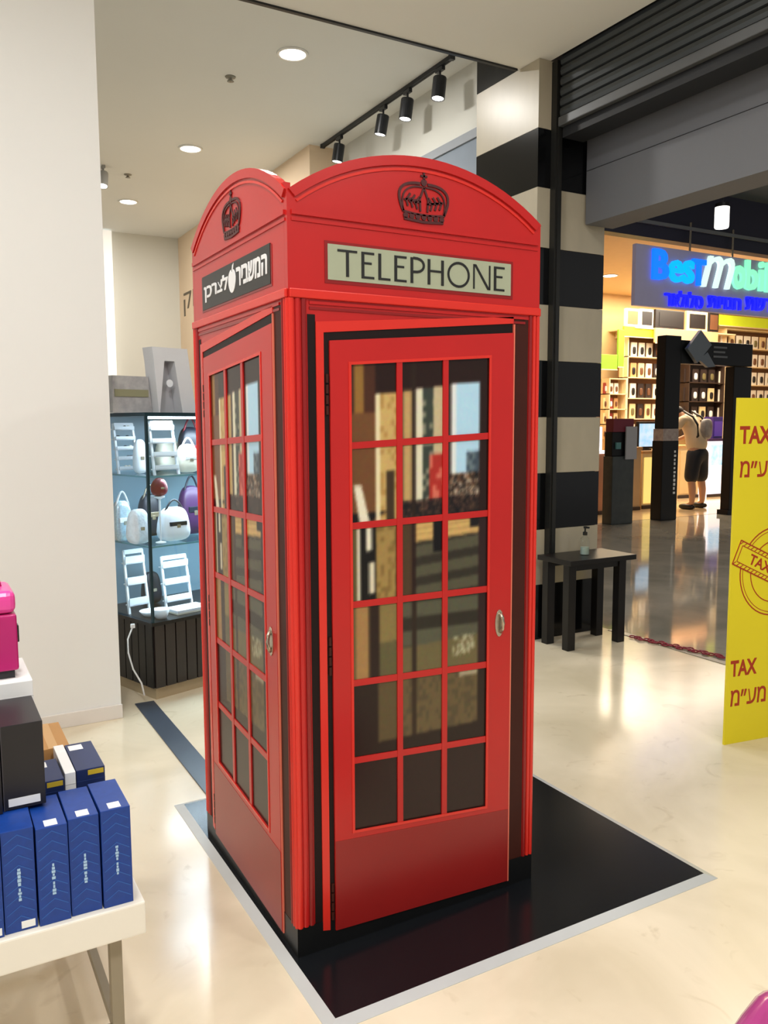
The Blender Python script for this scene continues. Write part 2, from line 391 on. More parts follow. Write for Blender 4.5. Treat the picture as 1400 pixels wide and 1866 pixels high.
ROWS = [1.705, 1.478, 1.250, 1.022, .790, .557, .342]
COLS = [.181, .340, .500, .661]
BAR = .019
def pane_mesh(i, j):
    s0 = COLS[j] + (BAR / 2 if j else 0); s1 = COLS[j + 1] - (BAR / 2 if j < 2 else 0)
    z1 = ROWS[i] - (BAR / 2 if i else 0); z0 = ROWS[i + 1] + (BAR / 2 if i < 5 else 0)
    nx, nz = 30, 40; vs, fs, cs = [], [], []
    for b in range(nz + 1):
        for a in range(nx + 1):
            s = s0 + (s1 - s0) * a / nx; z = z0 + (z1 - z0) * b / nz
            vs.append((s, 0, zt(s, z)))
            acc = [0, 0, 0]
            for da, dr in ((0, 0), (.006, .012), (-.006, .012), (.006, -.012), (-.006, -.012), (.011, 0), (-.011, 0), (0, .025), (0, -.025)):
                rr = i + (ROWS[i] - z) / (ROWS[i] - ROWS[i + 1]) + dr; aa = (s - .181) / .48 + da
                sl_ = (aa - .5) * .10
                q_ = street(aa, min(max(rr + (sl_ if rr > 2 else 0), i + .001), i + .999))
                acc = [u_ + v_ / 9 for u_, v_ in zip(acc, q_)]
            cs.append(acc)
    for b in range(nz):
        for a in range(nx):
            q = b * (nx + 1) + a; fs.append((q, q + 1, q + nx + 2, q + nx + 1))
    me = bpy.data.meshes.new('pane'); me.from_pydata(vs, [], fs); me.update()
    at = me.color_attributes.new('print', 'FLOAT_COLOR', 'POINT')
    for k, c in enumerate(cs): at.data[k].color = (*s2l(c), 1)
    me.materials.append(PANEP); return me
PANES = [[pane_mesh(i, j) for j in range(3)] for i in range(6)]
def trap(mb, s0, s1, z0, z1, y0, y1):
    return mb.plate([(s0, zt(s0, z0)), (s1, zt(s1, z0)), (s1, zt(s1, z1)), (s0, zt(s0, z1))], y0, y1)

def letters(mb, x0, z0, h, y0, y1, total):
    # thin display capitals: TELEPHONE, wide O and N, narrow E and L
    ws = dict(T=.78, E=.52, L=.50, P=.58, H=.72, O=1.02, N=.82); gap = .17; word = 'TELEPHONE'
    tw = sum(ws[c] for c in word) + gap * (len(word) - 1); k = total / tw; x = x0; a = .125 * h; t = .085 * h
    def bar(xa, xb, za, zb): mb.box(xa, xb, y0, y1, z0 + za * h, z0 + zb * h)
    for c in word:
        wd = ws[c] * k
        if c == 'T': bar(x, x + wd, .915, 1); bar(x + wd / 2 - a / 2, x + wd / 2 + a / 2, 0, .915)
        elif c == 'E': bar(x, x + a, 0, 1); bar(x + a, x + wd, .915, 1); bar(x + a, x + wd * .8, .54, .62); bar(x + a, x + wd, 0, .085)
        elif c == 'L': bar(x, x + a, 0, 1); bar(x + a, x + wd, 0, .085)
        elif c == 'H': bar(x, x + a, 0, 1); bar(x + wd - a, x + wd, 0, 1); bar(x + a, x + wd - a, .5, .585)
        elif c == 'P':
            bar(x, x + a, 0, 1)
            arc = [(x + a + (wd - a) * math.sin(PI * q / 12) ** .7, z0 + h * (.71 - .27 * math.cos(PI * q / 12) * -1)) for q in range(13)]
            mb.line(arc[::-1], t * 1.2, y0, y1)
        elif c == 'O':
            pts = [(x + wd / 2 + (wd / 2 - t / 2) * math.cos(2 * PI * q / 28), z0 + h / 2 + (h / 2 - t / 3) * math.sin(2 * PI * q / 28)) for q in range(29)]
            mb.line(pts, t * 1.15, y0, y1)
        elif c == 'N':
            bar(x, x + t * .9, 0, 1); bar(x + wd - t * .9, x + wd, 0, 1)
            mb.plate([(x + t * .3, z0 + h), (x + wd - t - a * .5, z0), (x + wd - t * .2, z0), (x + t + a * .5, z0 + h)], y0, y1)
        x += wd + gap * k
    return mb

def crown(mb, cx, z0, wd, h, y0, y1):
    t = .0075
    mb.line([(cx - wd * .36, z0 + h * .02), (cx - wd * .18, z0), (cx, z0 - .002), (cx + wd * .18, z0), (cx + wd * .36, z0 + h * .02)], t, y0, y1)
    mb.line([(cx - wd * .39, z0 + h * .17), (cx - wd * .18, z0 + h * .14), (cx, z0 + h * .13), (cx + wd * .18, z0 + h * .14), (cx + wd * .39, z0 + h * .17)], t * .7, y0, y1)
    for k in range(7):
        x = cx - wd * .33 + wd * .66 * k / 6
        mb.lathe([(.0001, y0), (.0085, y0), (.0085, y1)], (x, 0, z0 + h * .085), 10, 'y')
    for s in (-1, 1):   # outer arches, double line with beads
        for o, tt in ((0, t), (.13, t * .6)):
            pts = []
            for q in range(15):
                a = PI * q / 14 * .62
                pts.append((cx + s * wd * (.36 + (.14 - o * .6) * math.sin(a * 1.3 + .1) - (.36) * (q / 14) ** 2.4), z0 + h * (.17 + (.60 - o * .5) * math.sin(a * .82))))
            mb.line(pts if s < 0 else pts[::-1], tt, y0, y1)
        for q in range(3):   # fleur strokes
            xx = cx + s * wd * (.12 + .085 * q); zz = z0 + h * (.24 + .02 * q)
            mb.line([(xx, zz), (xx + s * .006, zz + h * .13), (xx - s * .008, zz + h * .26)][::1 if s < 0 else -1], t * .8, y0, y1)
            mb.line([(xx - .012, zz + h * .12), (xx + .012, zz + h * .16)], t * .7, y0, y1)
    mb.line([(cx - .012, z0 + h * .2), (cx - .014, z0 + h * .45), (cx, z0 + h * .7)], t * .8, y0, y1)
    mb.line([(cx + .012, z0 + h * .2), (cx + .014, z0 + h * .45), (cx, z0 + h * .7)], t * .8, y0, y1)
    mb.lathe([(.0001, y0), (.010, y0), (.010, y1)], (cx, 0, z0 + h * .80), 12, 'y')
    mb.box(cx - .003, cx + .003, y0, y1, z0 + h * .86, z0 + h); mb.box(cx - .011, cx + .011, y0, y1, z0 + h * .91, z0 + h * .95)
    return mb

def face(loc, rz, front_sign, inset, full=True):
    P = lambda mb, nm, m, par=booth, **k: mb.build(nm, m, par, loc if par is booth else None, rz if par is booth else 0, **k)
    i0, i1 = inset, W_ - inset
    ar = [p for p in arch() if i0 <= p[0] <= i1]
    P(MB().plate([(i0, 0), (i1, 0), (i1, ar[-1][1])] + ar[::-1] + [(i0, ar[0][1])] if inset else [(0, 0), (W_, 0)] + ar[::-1], 0, .02), 'side_panel', RED)
    # arch mouldings
    P(MB().strip(arch(.026, x0=.003, x1=W_ - .003), arch(0, x0=.004, x1=W_ - .004), -.006, 0), 'arch_moulding', RED)
    P(MB().strip(arch(.040), arch(.033), -.003, 0), 'arch_bead', REDL)
    P(MB().box(.012, W_ - .012, -.006, 0, 2.092, 2.104).box(.012, W_ - .012, -.003, 0, 2.076, 2.084), 'ledge_moulding', RED)
    P(crown(MB(), .425, 2.118, .185, .135, -.0035, 0), 'crown_emblem', CROWN)
    # sign
    P(MB().box(.108, .750, -.0015, 0, 1.921, 2.034), 'sign_surround', REDD)
    if front_sign:
        sg_ = P(MB().box(.117, .741, -.003, 0, 1.931, 2.026), 'sign_plate', SIGN)
        P(letters(MB(), .146, 1.942, .072, -.0045, -.003, .57), 'lettering', INK, sg_)
    else:
        sg_ = P(MB().box(.117, .741, -.003, 0, 1.928, 2.038), 'sign_plate', INK)
        sg_['label'] = 'black sign strip with white Hebrew lettering'
        text('lettering', 'ןכרצל', (.14, .385, 1.950, 2.012), -.0045, -.003, WHITEP, sg_, .03)
        text('lettering', 'ריבשמה', (.465, .72, 1.958, 2.016), -.0045, -.003, WHITEP, sg_, .03)
        ap = [(.425 + .033 * math.sin(a) * (1 + .12 * math.cos(a)) , 1.982 + .036 * math.cos(a) - (.012 if abs(math.sin(a)) < .2 and math.cos(a) > 0 else 0)) for a in [2 * PI * k / 24 for k in range(24)]]
        P(MB().plate(ap[::-1], -.0045, -.003).plate([(.425, 2.012), (.437, 2.018), (.443, 2.034), (.430, 2.028)], -.0045, -.003), 'logo_mark', WHITEP, sg_)
    # cornice and ribs
    P(MB().box(.002, W_ - .002, -.009, 0, 1.876, 1.9), 'cornice', REDL, bevel=.003)
    P(MB().box(.06, .80, -.004, 0, 1.862, 1.870), 'rib', RED); P(MB().box(.06, .80, -.003, 0, 1.848, 1.855), 'rib', REDD)
    # dark reveal round the door
    P(MB().box(.054, .0775, -.0012, 0, .089, 1.835), 'door_gap', GAP)
    P(MB().plate([(.1015, .06), (.1175, .06), (.1175, zt(.1175, 1.771)), (.752, zt(.752, 1.771)), (.752, zt(.752, 1.7985)), (.1015, zt(.1015, 1.7945))], -.0012, 0), 'door_gap', GAP)
    P(MB().box(.7585, .814, -.0012, 0, .089, 1.862), 'door_reveal', GAPB)
    P(MB().box(0, W_, -.002, 0, 0, .088), 'plinth', PLINTH)
    # corner pilasters with three flutes each
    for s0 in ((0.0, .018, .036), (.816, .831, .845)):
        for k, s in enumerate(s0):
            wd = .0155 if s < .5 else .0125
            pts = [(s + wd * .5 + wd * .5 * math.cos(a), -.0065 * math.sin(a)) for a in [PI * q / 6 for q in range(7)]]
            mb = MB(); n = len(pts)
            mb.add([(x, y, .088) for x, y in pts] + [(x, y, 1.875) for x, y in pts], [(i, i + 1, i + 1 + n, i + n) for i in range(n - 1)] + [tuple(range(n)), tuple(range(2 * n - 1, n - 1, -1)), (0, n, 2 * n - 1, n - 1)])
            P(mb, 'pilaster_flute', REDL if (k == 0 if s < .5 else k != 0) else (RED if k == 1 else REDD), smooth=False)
    # door frame
    f = MB(); f.plate([(.078, .06), (.101, .055), (.101, zt(.101, 1.795)), (.753, zt(.753, 1.799)), (.753, zt(.753, 1.818)), (.078, zt(.078, 1.825))], -.004, 0)
    P(f, 'door_frame', REDL)
    P(MB().box(.7535, .758, -.006, 0, .02, 1.845), 'frame_edge', HILITE)
    # door: stiles, rails and kick panel in one leaf; panes, bars, handle and hinges as pieces of it
    d = MB(); y0, y1 = -.007, -.0012; L, R_ = .118, .752; zb = .062; top = 1.772
    d.plate([(L, .05), (COLS[0], .0475), (COLS[0], zt(COLS[0], top)), (L, zt(L, top))], y0, y1)
    d.plate([(COLS[3], .026), (R_, .022), (R_, zt(R_, top)), (COLS[3], zt(COLS[3], top))], y0, y1)
    trap(d, COLS[0], COLS[3], ROWS[0], top, y0, y1)
    d.plate([(COLS[0], .0475), (COLS[3], .026), (COLS[3], zt(COLS[3], ROWS[6])), (COLS[0], zt(COLS[0], ROWS[6]))], y0, y1)
    door = P(d, 'door', RED)
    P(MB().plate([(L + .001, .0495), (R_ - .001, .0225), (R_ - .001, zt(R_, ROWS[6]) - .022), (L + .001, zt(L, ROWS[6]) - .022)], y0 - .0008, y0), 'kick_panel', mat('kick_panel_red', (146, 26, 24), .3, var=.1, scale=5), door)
    m = MB(); e = .006
    trap(m, COLS[0] - e, COLS[0] + .002, ROWS[6] - e, ROWS[0] + e, y0 - .002, y0); trap(m, COLS[3] - .002, COLS[3] + e, ROWS[6] - e, ROWS[0] + e, y0 - .002, y0)
    trap(m, COLS[0] + .002, COLS[3] - .002, ROWS[0] - .002, ROWS[0] + e, y0 - .002, y0); trap(m, COLS[0] + .002, COLS[3] - .002, ROWS[6] - e, ROWS[6] + .002, y0 - .002, y0)
    P(m, 'glazing_moulding', REDL, door)
    for k in range(1, 6): P(trap(MB(), COLS[0], COLS[3], ROWS[k] - BAR / 2, ROWS[k] + BAR / 2, y0 + .001, y1), 'glazing_bar', RED, door)
    for j in (1, 2): P(trap(MB(), COLS[j] - BAR / 2, COLS[j] + BAR / 2, ROWS[6], ROWS[0], y0, y1), 'glazing_bar', RED, door)
    for i in range(6):
        for j in range(3): link('pane', PANES[i][j], door, (0, -.0025, 0))
    # cup handle
    cup = [(.7065 + .0165 * math.cos(a), .905 + .044 * math.sin(a)) for a in [2 * PI * q / 20 for q in range(20)]]
    P(MB().plate(cup, y0 - .003, y0), 'handle_plate', STEEL, door, bevel=.001)
    P(MB().tube([(.709, y0 - .004, .875), (.712, y0 - .011, .888), (.713, y0 - .014, .905), (.712, y0 - .011, .924), (.709, y0 - .004, .936)], .006), 'handle', STEEL, door, smooth=True)
    for z in (1.62, .88, .14):
        h = MB()
        for k in range(4): h.lathe([(.0045, 0), (.0045, .024)], (.110, -.004, z - .055 + k * .029), 8)
        P(h, 'hinge', GAPB, door)
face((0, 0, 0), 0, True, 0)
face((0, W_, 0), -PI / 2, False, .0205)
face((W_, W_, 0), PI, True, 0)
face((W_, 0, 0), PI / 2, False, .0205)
MB().box(.02, W_ - .02, .02, W_ - .02, SPR - .05, SPR - .035).build('roof_board', mat('roof_board_white', (214, 206, 198), .7), booth)

# mat under the box: black sheet with a pale bevelled edge
m0, m1, n0, n1 = -.016, 1.39, -.275, 1.13
fm = thing('floor_mat', 'square glossy black floor mat with pale edging under the telephone box', 'mat', (0, 0, 0))
MB().box(m0, m1, n0, n1, .0, .012).build('sheet', MATB, fm)
b = .032
MB().hexa([(m0 - b, n0 - b, 0), (m1 + b, n0 - b, 0), (m1, n0, 0), (m0, n0, 0), (m0 - b, n0 - b, .002), (m1 + b, n0 - b, .002), (m1, n0, .012), (m0, n0, .012)]).build('edging', ALU, fm)
MB().hexa([(m1, n0, 0), (m1 + b, n0 - b, 0), (m1 + b, n1 + b, 0), (m1, n1, 0), (m1, n0, .012), (m1 + b, n0 - b, .002), (m1 + b, n1 + b, .002), (m1, n1, .012)]).build('edging', ALU, fm)
MB().hexa([(m0, n1, 0), (m1, n1, 0), (m1 + b, n1 + b, 0), (m0 - b, n1 + b, 0), (m0, n1, .012), (m1, n1, .012), (m1 + b, n1 + b, .002), (m0 - b, n1 + b, .002)]).build('edging', ALU, fm)
MB().hexa([(m0 - b, n0 - b, 0), (m0, n0, 0), (m0, n1, 0), (m0 - b, n1 + b, 0), (m0 - b, n0 - b, .002), (m0, n0, .012), (m0, n1, .012), (m0 - b, n1 + b, .002)]).build('edging', ALU, fm)
# dark floor strip
tag(MB().box(.095, .2, 1.17, 2.5, 0, .006).build('floor_strip', mat('strip_slate', (66, 74, 86), .35, var=.1), bevel=.002), 'dark slate strip set in the floor behind the telephone box', 'floor strip')

# ------------------------------------------------------------------ low table with boxes, lower left
TT = .45
tb = thing('display_table', 'low white display table carrying boxes in the lower left corner', 'table', (-.479, -.229, 0))
MB().box(-1.2, 0, 0, .75, TT - .078, TT).build('tabletop', TABW, tb, bevel=.004)
for x, y in ((-.075, .05), (-1.14, .05), (-.075, .69), (-1.14, .69)):
    MB().box(x, x + .028, y, y + .028, 0, TT - .078).build('leg', LEGM, tb, bevel=.002)
MB().box(-1.12, -.075, .055, .075, .10, .125).build('stretcher', LEGM, tb); MB().box(-1.12, -.075, .695, .715, .10, .125).build('stretcher', LEGM, tb)
MB().box(-.071, -.051, .078, .69, .10, .125).build('stretcher', LEGM, tb)
def carton(name, label, cat, x0, x1, y0, y1, z0, z1, m, rz=0, group=None, lid=None):
    cx, cy = (x0 + x1) / 2, (y0 + y1) / 2
    t = thing(name, label, cat, (cx, cy, z0), rz, group)
    MB().box(x0 - cx, x1 - cx, y0 - cy, y1 - cy, 0, z1 - z0).build('carton', m, t, bevel=.0015)
    return t, (x1 - x0) / 2, (y1 - y0) / 2, z1 - z0
def box_z(t, nm, m, *b): return MB().box(*b).build(nm, m, t)
names = ['blue patterned upright box, rightmost of the front row on the white table', 'blue patterned upright box, second from the right in the front row', 'blue patterned upright box, third from the right in the front row', 'blue patterned upright box with a white sticker low on its front', 'blue patterned upright box cut by the left edge of the picture']
for k in range(5):
    x1 = -.502 - k * .0685
    t, hx, hy, hz = carton('perfume_box', names[k], 'box', x1 - .0655, x1, -.213 + .004 * (k % 2), -.045, TT, TT + .232 - .004 * (k % 3), BLUEBOX, random.uniform(-.015, .015), 'blue boxes on the white table')
    # embossed diagonal ribs, pale name strip, price sticker
    for q in range(9):
        z = hz * (.08 + .1 * q)
        r = MB(); r.plate([(-hx * .86, z), (-hx * .86, z - .002), (0, z + .016), (hx * .86, z - .002), (hx * .86, z), (0, z + .018)], -hy - .0006, -hy)
        r.build('embossed_rib', mat('box_blue_rib', (36, 92, 172), .4), t)
    nm = MB(); zz = hz * .62
    for q in range(9):
        hgt = random.choice((.005, .007, .006)); wdt = random.choice((.004, .006, .0075))
        nm.box(-wdt / 2, wdt / 2, -hy - .0012, -hy, zz - hgt, zz); zz -= hgt + (.0018 if q != 4 else .006)
    nm.build('name_print', mat('print_pale_blue', (168, 200, 226), .4), t)
    if k < 3: box_z(t, 'price_sticker', PAPER, -.013, .014, -hy + .006, -hy + .036, hz, hz + .0008)
    if k >= 3: box_z(t, 'barcode_sticker', PAPER, .0, .028, -hy - .0014, -hy, .006, .022)
for nm, lab, x0, x1, y0, y1, z1, m in (
    ('gift_box', 'navy box with yellow sticker standing behind the rightmost blue box', -.585, -.517, .0, .19, .702, BLUEDK),
    ('gift_box', 'narrow white box between the two navy boxes with yellow stickers', -.613, -.588, -.01, .19, .705, PAPER),
    ('gift_box', 'navy box with yellow sticker standing beside the black boxes', -.682, -.616, -.02, .12, .698, BLUEDK)):
    t, hx, hy, hz = carton(nm, lab, 'box', x0, x1, y0, y1, TT, z1, m)
    if m is BLUEDK:
        box_z(t, 'yellow_sticker', mat('sticker_yellow', (206, 176, 44), .5), -hx * .2, hx * .9, -hy - .001, -hy, hz - .016, hz - .004)
        box_z(t, 'lid_line', mat('lid_navy', (40, 58, 112), .4), -hx, hx, -hy - .0006, -hy, hz - .03, hz - .0285)
        box_z(t, 'price_sticker', PAPER, -.028, .006, hy - .05, hy - .015, hz, hz + .0008)
    else: box_z(t, 'lid_line', mat('line_grey', (190, 190, 190), .5), -hx, hx, -hy - .0006, -hy, hz - .03, hz - .0285)
t, hx, hy, hz = carton('kraft_box', 'tan kraft cardboard box behind the navy boxes', 'box', -.65, -.568, .215, .42, TT, .69, KRAFT)
box_z(t, 'tape', mat('tape_tan', (206, 162, 104), .35), -.012, .012, -hy, hy, hz, hz + .0006)
t, hx, hy, hz = carton('black_box', 'black carton with a white barcode sticker on top of the blue boxes', 'box', -.757, -.668, -.105, .10, TT + .233, TT + .43, BOXBLK)
box_z(t, 'barcode_sticker', PAPER, -hx + .01, hx - .012, -hy - .001, -hy, .008, .026); box_z(t, 'panel_line', mat('line_dark', (70, 66, 72), .4), -hx, -hx + .002, -hy - .0006, -hy, 0, hz)
t, hx, hy, hz = carton('black_box', 'black carton at the left picture edge beside the other black carton', 'box', -.852, -.760, -.115, .09, TT + .233, TT + .425, BOXBLK)
box_z(t, 'price_sticker', PAPER, hx - .03, hx - .008, -hy - .001, -hy, hz - .07, hz - .035)
t, hx, hy, hz = carton('white_box', 'white carton standing behind the black cartons', 'box', -.86, -.661, .125, .36, TT, .911, PAPER)
box_z(t, 'lid_line', MATS['line_grey'], -hx, hx, -hy - .0006, -hy, hz - .04, hz - .0385)
pk = thing('vanity_case', 'bright pink vanity case with lighter lid behind the black cartons', 'case', (-.757, .245, .9118))
MB().box(-.07, .07, -.085, .085, .02, .165).build('case_body', PINK, pk, bevel=.008, seg=3)
MB().box(-.07, .07, -.085, .085, .166, .225).build('case_lid', PINKL, pk, bevel=.022, seg=4)
MB().box(-.06, .06, -.075, .075, 0, .02).build('case_foot', BOXBLK, pk)
MB().box(.07, .078, -.035, -.005, .08, .125).build('latch', BOXBLK, pk, bevel=.003); MB().box(-.012, .012, -.092, -.085, .12, .19).build('latch', mat('gold', (214, 160, 90), .3, .7), pk, bevel=.002)
MB().tube([(-.04, 0, .222), (-.038, 0, .245), (.038, 0, .245), (.04, 0, .222)], .006).build('handle', PINK, pk, smooth=True)

# pink bag corner, lower right
pb = thing('pink_bag', 'glossy pink bag cut off by the lower right corner of the picture', 'bag', (.63, -1.09, 0), .3)
MB().blob((0, 0, .15), (.17, .10, .15), 4).build('bag_body', mat('pink_patent', (186, 74, 140), .15, coat=.5), pb, smooth=True)
MB().tube([(-.09 + .18 * k / 12, 0, .29 + .06 * math.sin(PI * k / 12)) for k in range(13)], .009).build('bag_handle', MATS['pink_patent'], pb, smooth=True)
MB().tube([(-.15 + .3 * k / 10, -.09, .25) for k in range(11)], .004).build('piping', mat('piping_pale', (240, 180, 220), .3), pb, smooth=True)

# ------------------------------------------------------------------ glass showcase behind the wall edge
SA = math.radians(18)
sco = (.207, 2.497, 0)
S = thing('glass_showcase', 'glass display cabinet on a dark wood base behind the white wall', 'display cabinet', sco, SA)
SX, SY, SB, SH = 1.15, .62, .45, 1.62
MB().box(.02, SX - .02, .02, SY - .02, 0, .07).build('plinth', mat('plinth_beige', (182, 164, 132), .5), S)
MB().box(.012, SX - .012, .012, SY - .012, .07, SB - .02).build('base_cabinet', CASEW, S)
for k in range(16):
    x = .012 + k * (SX - .03) / 16
    MB().box(x, x + .062, 0, .012, .07, SB - .02).build('slat', CASEW, S)
for k in range(8):
    y = .012 + k * (SY - .03) / 8
    MB().box(0, .012, y, y + .066, .07, SB - .02).build('slat', BLACKW, S)
MB().box(-.01, SX, -.01, SY, SB - .02, SB).build('deck', BLACKW, S)
MB().box(-.006, SX, -.006, SY, SH - .02, SH).build('top_frame', TEAL, S)
for x, y in ((0, 0), (SX - .014, 0), (0, SY - .014), (SX - .014, SY - .014)):
    MB().box(x, x + .014, y, y + .014, SB, SH - .02).build('post', TEAL, S)
for z in (.87, 1.262):
    MB().box(.016, SX - .02, .016, SY - .02, z, z + .007).build('glass_shelf', glass_mat('shelf_glass', (.86, .95, .97)), S)
    MB().box(.014, SX - .02, .012, .0155, z - .001, z + .008).build('shelf_edge', mat('edge_teal', (96, 150, 160), .2), S)
    MB().box(.012, .0155, .016, SY - .02, z - .001, z + .008).build('shelf_edge', MATS['edge_teal'], S)
MB().box(.016, SX - .016, .004, .008, SB, SH - .02).build('glass_pane', GLASS, S)
MB().box(.004, .008, .016, SY - .016, SB, SH - .02).build('glass_pane', GLASS, S)
MB().box(.016, SX - .016, SY - .012, SY - .006, SB, SH - .02).build('back_panel', mat('back_slate', (120, 146, 160), .3), S)
MB().box(.03, SX - .03, .022, .04, SH - .035, SH - .022).build('light_strip', mat('strip_light', (235, 245, 255), .5, emit=6, var=0), S)
R18 = Matrix.Rotation(SA, 4, 'Z')
def inS(x, y, z): return Vector(sco) + (R18 @ Vector((x, y, z)))
p = inS(SX * .5, .12, SH - .045); area('showcase_strip_lamp', p, .9, 15, (.82, .93, 1), (0, 0, SA), size_y=.12)
p = inS(SX * .5, .1, .85); area('showcase_shelf_lamp', p, .9, 8, (.82, .93, 1), (0, 0, SA), size_y=.1)
p = inS(SX * .5, .1, 1.245); area('showcase_shelf_lamp', p, .9, 9, (.82, .93, 1), (0, 0, SA), size_y=.1)

def spot_in(xp, yp, depth):   # showcase-local x,z for a photo point at local depth y
    n = R18 @ Vector((0, 1, 0)); o = inS(0, depth, 0)
    d = FW + RT * ((xp - 700) / 1505) - UP * ((yp - 933) / 1505)
    q = CAM + d * ((o - CAM).dot(n) / d.dot(n)); l = R18.inverted() @ (q - Vector(sco)); return l.x, l.z
def tier_stand(label, x0p, x1p, ytop, depth, zb, tiers, m=WHITEI):
    x0, zt_ = spot_in(x0p, ytop, depth); x1, _ = spot_in(x1p, ytop, depth); x0 = max(x0, .035)
    t = thing('jewellery_stand', label, 'jewellery stand', inS((x0 + x1) / 2, depth, zb), SA, 'white stands in the glass cabinet')
    hw = (x1 - x0) / 2; H_ = zt_ - zb
    for s in (-1, 1): MB().hexa([(s * hw - .006, -.045, 0), (s * hw + .006, -.045, 0), (s * hw + .006, -.03, 0), (s * hw - .006, -.03, 0), (s * hw * .92 - .006, .01, H_), (s * hw * .92 + .006, .01, H_), (s * hw * .92 + .006, .022, H_), (s * hw * .92 - .006, .022, H_)]).build('upright', m, t)
    for k in range(tiers):
        f_ = (k + .35) / tiers; z = H_ * f_
        MB().box(-hw * .97, hw * .97, -.05 + .05 * f_, .0 + .05 * f_, z, z + .007).box(-hw * .97, hw * .97, -.05 + .05 * f_, -.044 + .05 * f_, z, z + H_ / tiers * .38).build('tier', m, t)
    MB().box(-hw * .93, hw * .93, .005, .02, H_ - .02, H_ + .004).build('top_rail', m, t)
    for k in range(tiers * 2):
        f_ = ((k // 2) + .35) / tiers
        MB().blob((hw * random.uniform(-.7, .7), -.035 + .05 * f_, H_ * f_ + .016), (.012, .008, .012), 2.5, 8, 6).build('trinket', random.choice((NAVYP, CREAM, TEAL)), t)
    return t
tier_stand('white tiered jewellery stand at the left end of the top glass shelf', 206, 244, 772, .40, 1.27, 5)
tier_stand('large white tiered jewellery stand just right of the cabinet corner post', 272, 316, 768, .12, 1.27, 4)
tier_stand('white tiered jewellery stand at the bottom left of the glass cabinet', 216, 262, 1006, .34, SB, 3)
tier_stand('white ladder stand at the bottom right of the glass cabinet', 294, 341, 1016, .30, SB, 3)
def bag(label, cat, xp, yp, depth, zb, wd, h, m, strap=None, nm='handbag', p=3.2, rz=0):
    x, _ = spot_in(xp, yp, depth)
    t = thing(nm, label, cat, inS(x, depth, zb), SA + rz)
    MB().blob((0, 0, h / 2), (wd / 2, min(.055, wd * .35), h / 2), p, 20, 12, lambda a, b_, c: (a * (1 - .14 * c), b_ * (1 - .3 * c), c)).build('bag_body', m, t, smooth=True)
    if strap:
        MB().tube([(-wd * .34 + wd * .68 * k / 12, -.012, h * .86 + h * .34 * math.sin(PI * k / 12)) for k in range(13)], .006).build('bag_strap', strap, t, smooth=True)
        MB().box(-wd * .30, wd * .30, -min(.055, wd * .35) - .002, -min(.05, wd * .33) + .006, h * .46, h * .58).build('bag_flap', strap, t, bevel=.003)
    MB().box(-.012, .012, -min(.055, wd * .35) - .004, -min(.055, wd * .35) + .012, h * .40, h * .50).build('clasp', STEEL, t, bevel=.002)
    return t
bag('white rounded bag at the right end of the top glass shelf', 'bag', 341, 835, .16, 1.27, .13, .17, CREAM, WHITEI)
bag('small dark purse high at the right end of the top shelf', 'purse', 345, 790, .34, 1.27, .15, .27, NAVYP, WINE)
bag('pale grey clutch between the two tiered stands on the top shelf', 'purse', 255, 830, .30, 1.27, .08, .2, WHITEI, None, 'clutch')
bag('round dark red pouch on the middle glass shelf', 'pouch', 290, 886, .08, 1.15, .10, .105, WINE, None, 'pouch', 2.2)
bag('white handbag with navy strap on the middle glass shelf', 'handbag', 316, 950, .12, .88, .19, .20, WHITEI, NAVYP)
bag('dark purple handbag at the right of the middle shelf', 'handbag', 347, 905, .30, .88, .16, .30, PURPLE, NAVYP)
bag('pale blue sequinned bag at the left of the middle shelf', 'handbag', 222, 945, .34, .88, .12, .24, mat('sequin_blue', (190, 212, 232), .2, .4, var=.4, scale=120), WHITEI)
bag('white ruffled bag beside the corner post on the middle shelf', 'handbag', 252, 955, .16, .88, .13, .2, mat('ruffle_white', (222, 232, 240), .5, var=.15, scale=40, bump=.5), None)
bag('beige fringed bag leaning behind the large stand on the top shelf', 'bag', 306, 830, .50, 1.27, .16, .20, CREAM, None)
bag('sky blue pouch at the left of the middle shelf beside the wall edge', 'pouch', 210, 970, .50, .88, .10, .14, MATS['sequin_blue'], None, 'pouch')
bag('black evening bag behind the corner post on the middle shelf', 'handbag', 272, 930, .40, .88, .14, .26, NAVYP, STEEL)
bag('dark purse on the cabinet floor between the two ladder stands', 'purse', 275, 1050, .46, SB, .12, .20, NAVYP, None)
st = bpy.data.objects['pouch']
MB().lathe([(.03, 0), (.03, .006), (.006, .012), (.006, .25), (.03, .262), (.03, .268)], (0, 0, -.268), 16).build('pedestal', WHITEI, st)
for lab, xp, yp, d, r, h, nm in (('wide white dish at the bottom left of the glass cabinet', 232, 1085, .17, .07, .03, 'dish'), ('small white bowl by the foot of the corner post', 291, 1098, .07, .05, .055, 'bowl')):
    x, _ = spot_in(xp, yp, d); x = max(x, .1)
    dd = thing(nm, lab, nm, inS(x, d, SB))
    MB().lathe([(r * .6, 0), (r * .75, h * .3), (r, h), (r * .94, h), (r * .6, h * .4), (.001, h * .35)], (0, 0, 0), 24).build('vessel', WHITEI, dd, smooth=True)
    MB().lathe([(r * .5, .0), (r * .5, .003)], (0, 0, 0), 20).build('foot_ring', CREAM, dd)
x, _ = spot_in(336, 1085, .10)
t = thing('tray', 'white flat tray at the bottom right of the glass cabinet', 'tray', inS(x + .03, .12, SB), SA)
MB().box(-.11, .11, -.07, .07, 0, .012).build('tray_base', CREAM, t, bevel=.003); MB().box(-.11, .11, -.07, -.062, .012, .026).box(-.11, .11, .062, .07, .012, .026).box(-.11, -.102, -.062, .062, .012, .026).box(.102, .11, -.062, .062, .012, .026).build('tray_rim', WHITEI, t)
